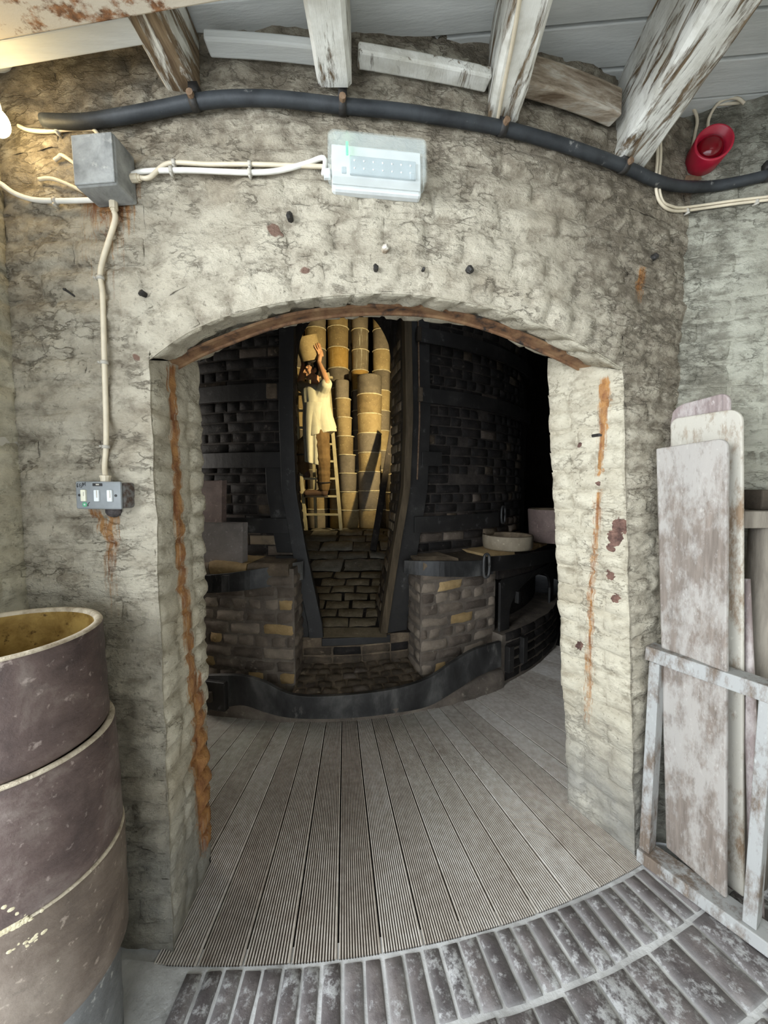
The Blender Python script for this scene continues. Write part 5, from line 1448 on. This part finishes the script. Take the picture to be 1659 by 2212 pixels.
# ------------------------------------------------------------------ right: leaning boards, low frame, bench
def board(label, TL, TR, BL, BR, Yl, Yr, th, mat, round_r=0.0, round_l=0.0):
    a, b_, c, d = at(*BL, Yl), at(*BR, Yr), at(*TR, Yr), at(*TL, Yl)
    o0 = a; ex = (b_ - a); ex.z = 0; W = ex.length; ex.normalize(); nrm = V((ex.y, -ex.x, 0))
    zb = min(a.z, b_.z); zt0 = d.z; zt1 = c.z
    def arc(cx, cz, r, a0, a1): return [(cx + r * math.cos(lerp(a0, a1, k / 6)), cz + r * math.sin(lerp(a0, a1, k / 6))) for k in range(7)]
    Hh = (zt0 + zt1) / 2 - zb
    def B(x, y, k):
        u, v = x / W, y / Hh
        return a.lerp(b_, u).lerp(d.lerp(c, u), v) - nrm * k
    poly = [(0, 0), (W, 0)]
    poly += arc(W - round_r, Hh - round_r, round_r, 0, math.pi / 2) if round_r else [(W, Hh)]
    poly += arc(round_l, Hh - round_l, round_l, math.pi / 2, math.pi) if round_l else [(0, Hh)]
    m = M(); m.prism(poly, B, 0.0, th)
    return tag(obj('plank_board', m, mat, None, bevel=0.006), label, 'board')
board('front scraped pale grey board leaning behind the low frame', (1416, 969), (1571, 945), (1438, 1830), (1567, 1942), 1.522, 1.320, 0.018, MAT['board'], 0.030, 0.006)
board('middle flaking white board with rounded top corner', (1447, 905), (1604, 880), (1455, 1825), (1606, 1940), 1.556, 1.352, 0.018, MAT['board2'], 0.045, 0.03)
board('backmost mauve-grey board whose rounded top shows above the others', (1445, 880), (1576, 845), (1450, 1815), (1582, 1925), 1.590, 1.392, 0.018, MAT['board3'], 0.035, 0.06)
FA = onz(1376, 1853, ZF); FD = (onz(1659, 2062, ZF) - FA); FD.z = 0; FD.normalize(); FN = V((FD.y, -FD.x, 0))
if FN.x > 0: FN = -FN
fr = thing('timber_barrier', (FA.x, FA.y, ZF), 'low open softwood barrier standing on the paving in front of the boards', 'barrier')
def fp(t, z, dpt=0.0): return V((FA.x, FA.y - 0.012, ZF)) + FD * t - FN * dpt + V((0, 0, z))
dp = 0.062
m = M(); m.bar(fp(-0.012, 0.90, dp / 2), fp(0.66, 0.885, dp / 2), dp + 0.012, 0.058); obj('top_rail', m, MAT['frame'], fr, bevel=0.004)
m = M(); m.bar(fp(-0.005, 0.031, dp / 2), fp(0.66, 0.031, dp / 2), dp + 0.03, 0.052); obj('bottom_rail', m, MAT['frame'], fr, bevel=0.004)
for t in (0.0165, 0.345):
    m = M(); m.bar(fp(t, 0.058, dp / 2), fp(t + 0.004, 0.868, dp / 2), 0.038, dp, FN); obj('post', m, MAT['frame'], fr, bevel=0.003)
# bench at the right edge
bn = thing('bench', (1.62, 1.50, ZF), 'dark heavy timber bench cut off by the right edge', 'bench')
p = at(1604, 1060, 1.50)
m = M(); m.box((p.x + 0.26, 1.52, (at(1640, 1058, 1.5).z + at(1640, 1101, 1.5).z) / 2), 0.42, 0.10, at(1640, 1058, 1.5).z - at(1640, 1101, 1.5).z); obj('back_rail', m, MAT['brownwood'], bn, bevel=0.005)
p = at(1600, 1101, 1.42)
m = M(); m.box((p.x + 0.22, 1.45, (at(1640, 1104, 1.42).z + at(1640, 1141, 1.42).z) / 2), 0.42, 0.075, at(1640, 1104, 1.42).z - at(1640, 1141, 1.42).z); obj('front_rail', m, MAT['greywood'], bn, bevel=0.005)
z1 = at(1640, 1141, 1.42).z
m = M(); c = at(1655, 1300, 1.455); m.lathe([(0.062, ZF), (0.064, 0.4), (0.060, z1)], 20, Matrix.Translation((c.x, 1.46, 0))); obj('leg', m, MAT['greywood'], bn, True)
m = M(); m.lathe([(0.055, ZF), (0.058, z1)], 16, Matrix.Translation((c.x + 0.28, 1.50, 0))); obj('leg', m, MAT['greywood'], bn, True)
m = M(); a, b_ = at(1642, 1900, 1.285), at(1612, 1250, 1.41); a.z = ZF + 0.02; m.tube([a, a.lerp(b_, 0.5), b_], [0.020, 0.018, 0.012], 10); tag(obj('wooden_pole', m, MAT['board3'], None, True), 'thin brown pole leaning behind the frame beside the bench leg', 'pole')

# ------------------------------------------------------------------ cables, pipe and fittings on the wall
def wall_pt(px, py, off=0.012):
    p = cyl(px, py, R_OUT + off); q = rw(px, py, off)
    return p if (q.y > p.y or px < 1300) else q
def cable(pts, r, label, name='cable', mat='cable_cream', n=6, clips=(), off=None):
    off = r + 0.008 if off is None else off
    P = smooth_path([wall_pt(x, y, off) if not isinstance(x, V) else x for x, y in pts], n)
    m = M(); m.tube(P, r, 8); o = tag(obj(name, m, MAT[mat], None, True), label, 'cable')
    for cx, cy in clips:
        i = min(range(1, len(P) - 1), key=lambda k: (P[k] - wall_pt(cx, cy, off)).length)
        d = (P[i + 1] - P[i - 1]).normalized(); m = M(); m.tube([P[i] - d * 0.005, P[i] + d * 0.005], r * 1.5, 8)
        nrm = radial(phi(P[i])); sd = d.cross(nrm).normalized(); m.tube([P[i] + sd * r * 1.8 - nrm * 0.012, P[i] + sd * r * 1.8 + nrm * 0.008], 0.004, 6)
        obj('clip', m, MAT['clip'], o, True)
    return o
pipe_px = [(95, 262), (180, 263), (270, 250), (345, 236), (420, 221), (500, 213), (600, 214), (740, 229), (860, 240), (960, 255), (1085, 277), (1200, 308), (1290, 338), (1360, 365), (1410, 388), (1465, 402), (1530, 403), (1600, 392), (1659, 378), (1720, 364)]
pp = smooth_path([wall_pt(x, y, 0.024) for x, y in pipe_px], 5)
pipe = thing('pipe', pp[0], 'thick black pipe curving along the wall under the joist ends', 'pipe')
m = M(); m.tube(pp, 0.0185, 14); obj('tube', m, MAT['pipe'], pipe, True)
for px, py in ((420, 221), (741, 229), (1088, 278), (1350, 360), (1655, 379)):
    i = min(range(1, len(pp) - 1), key=lambda k: (pp[k] - wall_pt(px, py, 0.024)).length); d = (pp[i + 1] - pp[i - 1]).normalized(); nrm = radial(phi(pp[i])) if px < 1400 else RWn
    m = M(); m.tube([pp[i] - d * 0.011, pp[i] + d * 0.011], 0.0215, 14); up_ = V((0, 0, 1)); m.box(pp[i] + up_ * 0.030 - nrm * 0.004, 0.026, 0.028, 0.034, Matrix.Rotation(math.atan2(d.y, d.x), 3, 'Z')); cl = obj('clamp', m, MAT['black'], pipe, True)
    m = M(); m.tube([pp[i] + nrm * 0.018, pp[i] + nrm * 0.031], 0.010, 8); obj('bolt', m, MAT['bolt'], cl, False)
class Fr:      # small frame fixed on a wall
    def __init__(s, p, n, roll=0.0):
        s.p = p; s.n = n; t = V((-n.y, n.x, 0)).normalized(); u = V((0, 0, 1)); 
        s.t = t * math.cos(roll) + u * math.sin(roll); s.u = u * math.cos(roll) - t * math.sin(roll)
        s.rot = Matrix((s.t, s.n, s.u)).transposed()
    def __call__(s, x, d, z): return s.p + s.t * x + s.n * d + s.u * z
    def box(s, m, x, d, z, sx, sd, sz): return m.box(s(x, d, z), sx, sd, sz, s.rot)
def frame(px, py, depth, roll=0.0):      # px,py is the middle of the front face
    p = cyl(px, py, R_OUT + depth); n = radial(phi(p)); return Fr(p - n * depth, n, roll)
# junction box
F = frame(201, 343, 0.085, 0.03)
jb = thing('junction_box', F(0, 0, 0), 'square grey junction box high on the wall at the left', 'junction box')
m = M(); F.box(m, 0, 0.040, 0, 0.122, 0.085, 0.134); obj('box', m, MAT['box_grey'], jb, bevel=0.006)
m = M(); F.box(m, 0, 0.084, 0, 0.118, 0.006, 0.130); obj('lid', m, MAT['box_grey'], jb, bevel=0.003)
for x, z, dx, dz in ((0.061, -0.006, 1, 0), (0.0, -0.067, 0, -1)):
    m = M(); m.tube([F(x, 0.018, z), F(x + dx * 0.020, 0.018, z + dz * 0.020)], 0.0115, 8); m.tube([F(x + dx * 0.018, 0.018, z + dz * 0.018), F(x + dx * 0.027, 0.018, z + dz * 0.027)], 0.0085, 8); obj('gland', m, MAT['cable_cream'], jb)
jr = F(0.088, 0.018, -0.006); jd = F(0.0, 0.018, -0.094)
# switch box
F2 = frame(214, 1070, 0.05, -0.01)
sw = thing('switch_box', F2(0, 0, 0), 'grey three-gang switch box low on the cream wall', 'switch')
m = M(); F2.box(m, 0.006, 0.018, 0, 0.136, 0.052, 0.078); lab(obj('back_box', m, MAT['switch_rust'], sw, bevel=0.008), 'rusted back box')
m = M(); F2.box(m, 0, 0.049, 0, 0.145, 0.010, 0.084); obj('plate', m, MAT['switch_grey'], sw, bevel=0.006)
for x, mt_ in ((-0.044, 'cream_plastic'), (-0.0015, 'white_plastic'), (0.040, 'white_plastic')):
    m = M(); F2.box(m, x, 0.056, -0.001, 0.016, 0.008, 0.035); k_ = obj('rocker', m, MAT[mt_], sw, bevel=0.002)
    m = M(); F2.box(m, x + 0.003, 0.0605, 0.004, 0.0015 if x < -0.03 else 0.003, 0.001, 0.022 if x > -0.03 else 0.012); obj('rocker_edge', m, MAT['clip'], k_)
for x in (-0.059, 0.057):
    m = M(); m.tube([F2(x, 0.052, 0), F2(x, 0.0555, 0)], 0.004, 10); obj('screw', m, MAT['ink'], sw)
m = M(); F2.box(m, 0.0, 0.0545, 0.032, 0.030, 0.002, 0.0085); obj('black_label', m, MAT['black_label'], sw)
m = M(); F2.box(m, 0.001, 0.0558, 0.0325, 0.010, 0.0008, 0.004); obj('label_print', m, MAT['clip'], sw)
m = M(); m.tube([F2(-0.043, 0.053, -0.028), F2(-0.043, 0.0552, -0.028)], 0.0075, 14); st_ = obj('sticker', m, MAT['green_sticker'], sw)
m = M(); m.tube([F2(-0.043, 0.055, -0.028), F2(-0.043, 0.0558, -0.028)], 0.0028, 10); obj('sticker_dot', m, MAT['white_plastic'], st_)
# handwriting in marker: a digit and the letters E / M
def strokes(lst, x0, z0, sc):
    m = M()
    for st in lst: m.tube([F2(x0 + a * sc, 0.0548, z0 + c * sc) for a, c in st], 0.00075, 5)
    return m
m = strokes([[(0.6, 2.6), (0.15, 1.6), (0.1, 0.7), (0.4, 0.3), (0.75, 0.7), (0.6, 1.2), (0.2, 1.1)],
             [(2.6, 2.4), (1.7, 2.3), (1.75, 0.4), (2.7, 0.3)], [(1.7, 1.4), (2.5, 1.5)], [(2.9, 0.2), (3.6, 2.9)],
             [(3.8, 0.9), (3.95, 3.0), (4.5, 1.7), (5.2, 3.4), (5.3, 1.2)]], -0.066, 0.022, 0.0052)
obj('handwriting', m, MAT['ink'], sw)
m = strokes([[(0, 0), (1.2, 2.0)], [(1.2, 2.0), (2.0, 2.4)], [(0.3, -0.5), (1.0, 0.4)]], -0.035, -0.031, 0.0042); obj('handwriting', m, MAT['ink'], sw)
m = M(); m.tube([F2(0.006, 0.03, 0.040), F2(0.006, 0.03, 0.055)], 0.0135, 10); m.tube([F2(0.006, 0.03, 0.054), F2(0.006, 0.03, 0.060)], 0.0155, 10); obj('gland', m, MAT['cable_cream'], sw)
m = M(); m.ball(F2(0.012, 0.010, -0.050), 0.026, 0.016, 0.020, F2.rot, 14); obj('putty', m, MAT['putty'], sw, True)
# emergency light
F3 = frame(818, 333, 0.085, 0.012)
el = thing('emergency_light', F3(0, 0, 0), 'white bulkhead emergency light with clear cover and green indicator', 'light')
m = M(); F3.box(m, 0.002, 0.016, -0.010, 0.268, 0.034, 0.112); obj('base', m, MAT['white_plastic'], el, bevel=0.010)
m = M(); F3.box(m, 0, 0.035, 0, 0.262, 0.006, 0.108); lab(obj('gear_tray', m, MAT['white_plastic'], el, bevel=0.002), 'white gear tray')
m = M(); F3.box(m, 0.018, 0.043, -0.004, 0.195, 0.008, 0.050); lab(obj('led_board', m, MAT['tray'], el, bevel=0.002), 'blue-grey lamp board')
for k in range(7):
    for z in (0.007, -0.014):
        m = M(); m.ball(F3(-0.066 + k * 0.0275, 0.048, z), 0.003, 0.002, 0.003, F3.rot, 8); obj('led', m, MAT['led_dot'], el, True)
m = M(); F3.box(m, -0.087, 0.052, 0.034, 0.007, 0.006, 0.036); lab(obj('indicator', m, MAT['green_led'], el, bevel=0.002), 'glowing green indicator')
m = M()
ow, oh = 0.285, 0.122
def cover_fn(o, dd):
    pr = []
    return pr
vs = []; fs = []
layers = [(0.0, 0.034, 1.0), (0.0, 0.072, 1.0), (0.006, 0.083, 1.0)]
def rr(w, h, r, n=5):
    out = []
    for cx, cz, a0 in ((w / 2 - r, h / 2 - r, 0), (-w / 2 + r, h / 2 - r, 90), (-w / 2 + r, -h / 2 + r, 180), (w / 2 - r, -h / 2 + r, 270)):
        for k in range(n + 1):
            a = math.radians(a0 + 90 * k / n); out.append((cx + r * math.cos(a), cz + r * math.sin(a)))
    return out
rings = [(rr(ow, oh, 0.016), 0.034), (rr(ow, oh, 0.016), 0.074), (rr(ow - 0.012, oh - 0.012, 0.012), 0.084)]
inn = [(rr(ow - 0.019, oh - 0.019, 0.010), 0.081), (rr(ow - 0.007, oh - 0.007, 0.013), 0.072), (rr(ow - 0.007, oh - 0.007, 0.013), 0.034)]
allr = rings + inn; n_ = len(rings[0][0])
for rg, d_ in allr: vs += [F3(x, d_, z) for x, z in rg]
for i in range(len(allr)):
    j = (i + 1) % len(allr)
    if i == 2: continue
    for k in range(n_): fs.append((i * n_ + k, i * n_ + (k + 1) % n_, j * n_ + (k + 1) % n_, j * n_ + k))
fs.append(tuple(2 * n_ + k for k in range(n_))); fs.append(tuple(3 * n_ + k for k in reversed(range(n_))))
m.add(vs, fs); lab(obj('cover', m, MAT['cover'], el), 'clear plastic cover')
m = M()
for k in range(9): F3.box(m, 0.004, 0.0848, 0.048 - k * 0.0043, 0.255, 0.0016, 0.0016)
lab(obj('ribbing', m, MAT['cover'], el), 'fine ribs moulded along the cover')
for x in (-0.098, 0.098):
    m = M(); F3.box(m, x, 0.078, -0.046, 0.014, 0.004, 0.018); obj('catch', m, MAT['tray'], el, bevel=0.002)
m = M(); m.tube([F3(-0.137, 0.028, -0.022), F3(-0.155, 0.028, -0.024)], 0.014, 10); obj('gland', m, MAT['white_plastic'], el)
# cables
jw = F3(-0.156, 0.028, -0.024)
def vpt(v): return (v, None)
cable([vpt(jr), vpt(jr + F.t * 0.03), (365, 353), (450, 355), (540, 355), (640, 358), (716, 361)], 0.0062, 'cream cable from the grey junction box to the emergency light', clips=((372, 353), (537, 355), (706, 360)))
cable([(-30, 385), (0, 396), (30, 417), (70, 431), (120, 434), (180, 433), (222, 430), (250, 419), (268, 395), (285, 378), (318, 370), (400, 368), (480, 371), (540, 373), (600, 369), (660, 354), (700, 342), vpt(jw)], 0.0072, 'white cable looping below the junction box up to the emergency light', mat='cable_white', clips=((246, 422), (365, 369), (537, 373), (120, 434)))
cable([vpt(jd), vpt(jd + V((0, 0, -0.03))), (218, 580), (222, 640), (225, 760), (229, 900), (229, 965), (226, 1005), vpt(F2(0.006, 0.03, 0.058))], 0.0075, 'long cream cable dropping from the junction box to the switch', clips=((220, 603), (225, 781), (229, 962)))
cable([(118, 347), (126, 341), (140, 338), vpt(F(-0.062, 0.02, 0.008))], 0.0055, 'short bent cream cable stub on the upper left of the junction box')
cable([(84, 388), (120, 388), vpt(F(-0.062, 0.02, -0.045))], 0.0055, 'straight cream cable stub on the lower left of the junction box')
cable([(40, 272), (62, 281), (100, 284), (150, 279), (190, 279), (207, 284), vpt(F(0.005, 0.03, 0.067))], 0.0055, 'thin cream cable arriving over the top of the junction box', clips=((126, 282),))
# bulkhead lamp on the left wall
bp = at(-22, 262, 1.15)
lamp = thing('wall_lamp', (XL, bp.y, bp.z), 'glowing warm bulb at the left edge of the wall', 'lamp')
m = M(); m.ball(V((bp.x + 0.015, bp.y, bp.z)), 0.033, 0.033, 0.036, None, 24); obj('bulb', m, MAT['bulb'], lamp, True)
m = M(); m.tube([V((XL, bp.y, bp.z + 0.075)), V((bp.x + 0.01, bp.y, bp.z + 0.072)), V((bp.x + 0.015, bp.y, bp.z + 0.04))], [0.02, 0.018, 0.016], 10); obj('holder', m, MAT['white_plastic'], lamp, True)
l = bpy.data.lights.new('bulb_glow', 'POINT'); l.energy = 1.2; l.color = (1.0, 0.74, 0.36); l.shadow_soft_size = 0.045
lo = bpy.data.objects.new('bulb_glow', l); COL.objects.link(lo); lo.location = (bp.x + 0.08, bp.y - 0.02, bp.z - 0.02)
cable([V((XL + 0.006, bp.y + 0.06, 2.74)), V((XL + 0.006, bp.y + 0.06, 2.70)), V((XL + 0.006, bp.y + 0.055, 2.60))] and [(V((XL + 0.01, bp.y + 0.085, 2.74)), None), (V((XL + 0.01, bp.y + 0.085, 2.66)), None), (V((XL + 0.01, bp.y + 0.085, 2.58)), None)], 0.006, 'short vertical cable above the glowing bulb in the left corner')
# red alarm
ac = rw(1512, 352, 0.0); rotA = RWn.to_track_quat('Z', 'Y').to_matrix().to_4x4()
al = thing('alarm_sounder', ac, 'red round alarm sounder high on the right wall', 'alarm')
MA = Matrix.Translation(ac) @ rotA
m = M(); m.lathe([(0.050, 0.0), (0.058, 0.006), (0.058, 0.018)], 36, MA); obj('mount', m, MAT['cable_cream'], al, True)
m = M(); m.lathe([(0.058, 0.012), (0.060, 0.016), (0.064, 0.092), (0.0625, 0.096), (0.056, 0.096), (0.054, 0.06), (0.001, 0.058)], 48, MA); obj('housing', m, MAT['red'], al, True)
m = M(); m.lathe([(0.046, 0.058), (0.046, 0.066), (0.041, 0.078), (0.030, 0.088), (0.014, 0.093), (0.001, 0.094)], 40, MA); lab(obj('lens', m, MAT['red_dark'], al, True), 'glossy dark red dome')
m = M(); m.box(ac + V((-0.015, 0.0, -0.062)) + RWn * 0.006, 0.09, 0.012, 0.018); obj('bracket', m, MAT['bolt'], al, bevel=0.003)
r_ = 0.008
cable([(1480, 218), (1492, 228), (1503, 245), (1506, 265), (1502, 285), (1497, 312), (1492, 335)], 0.0055, 'cream cable drop passing behind the left side of the red alarm', clips=())
cable([(1530, 290), (1530, 262), (1540, 238), (1556, 220), (1575, 212), (1594, 213), (1608, 224)], 0.0055, 'cream cable looping up from the top of the red alarm', off=0.03)
cable([(1435, 231), (1452, 230), (1475, 222), (1510, 227), (1550, 226), (1598, 222)], 0.0052, 'thin cream cable run along the top of the right wall')
for dx, nm in ((0, 'outer'), (7, 'inner')):
    cable([(1413 + dx, 262), (1419 + dx, 300), (1420 + dx, 340), (1417 + dx, 380), (1418 + dx, 415), (1426 + dx, 437), (1443 + dx * 0.8, 452 - dx), (1470, 456 - dx), (1520, 450 - dx), (1590, 440 - dx), (1670, 431 - dx)], 0.0052, f'{nm} of the paired cream cables dropping behind the pipe and along the right wall', clips=((1484, 455 - dx), (1637, 434 - dx)) if dx == 0 else ())
# cables on the joists
j3 = joists[2]
m = M(); P = smooth_path([V((0.355, 1.29, 2.586)), V((0.342, 1.18, 2.586)), V((0.328, 1.05, 2.586)), V((0.300, 0.85, 2.586)), V((0.285, 0.6, 2.586))], 6); m.tube(P, 0.0055, 8); tag(obj('cable', m, MAT['cable_cream'], None, True), 'cream cable stapled under the third joist', 'cable')
m = M(); P = smooth_path([at(1148, 112, 1.36), at(1190, 122, 1.37), at(1240, 138, 1.39), at(1285, 155, 1.41), at(1345, 160, 1.43)], 6); m.tube(P, 0.0055, 8); tag(obj('cable', m, MAT['cable_white'], None, True), 'white cable strung across the wall plate to the broad fourth joist', 'cable')

finish_bricks()
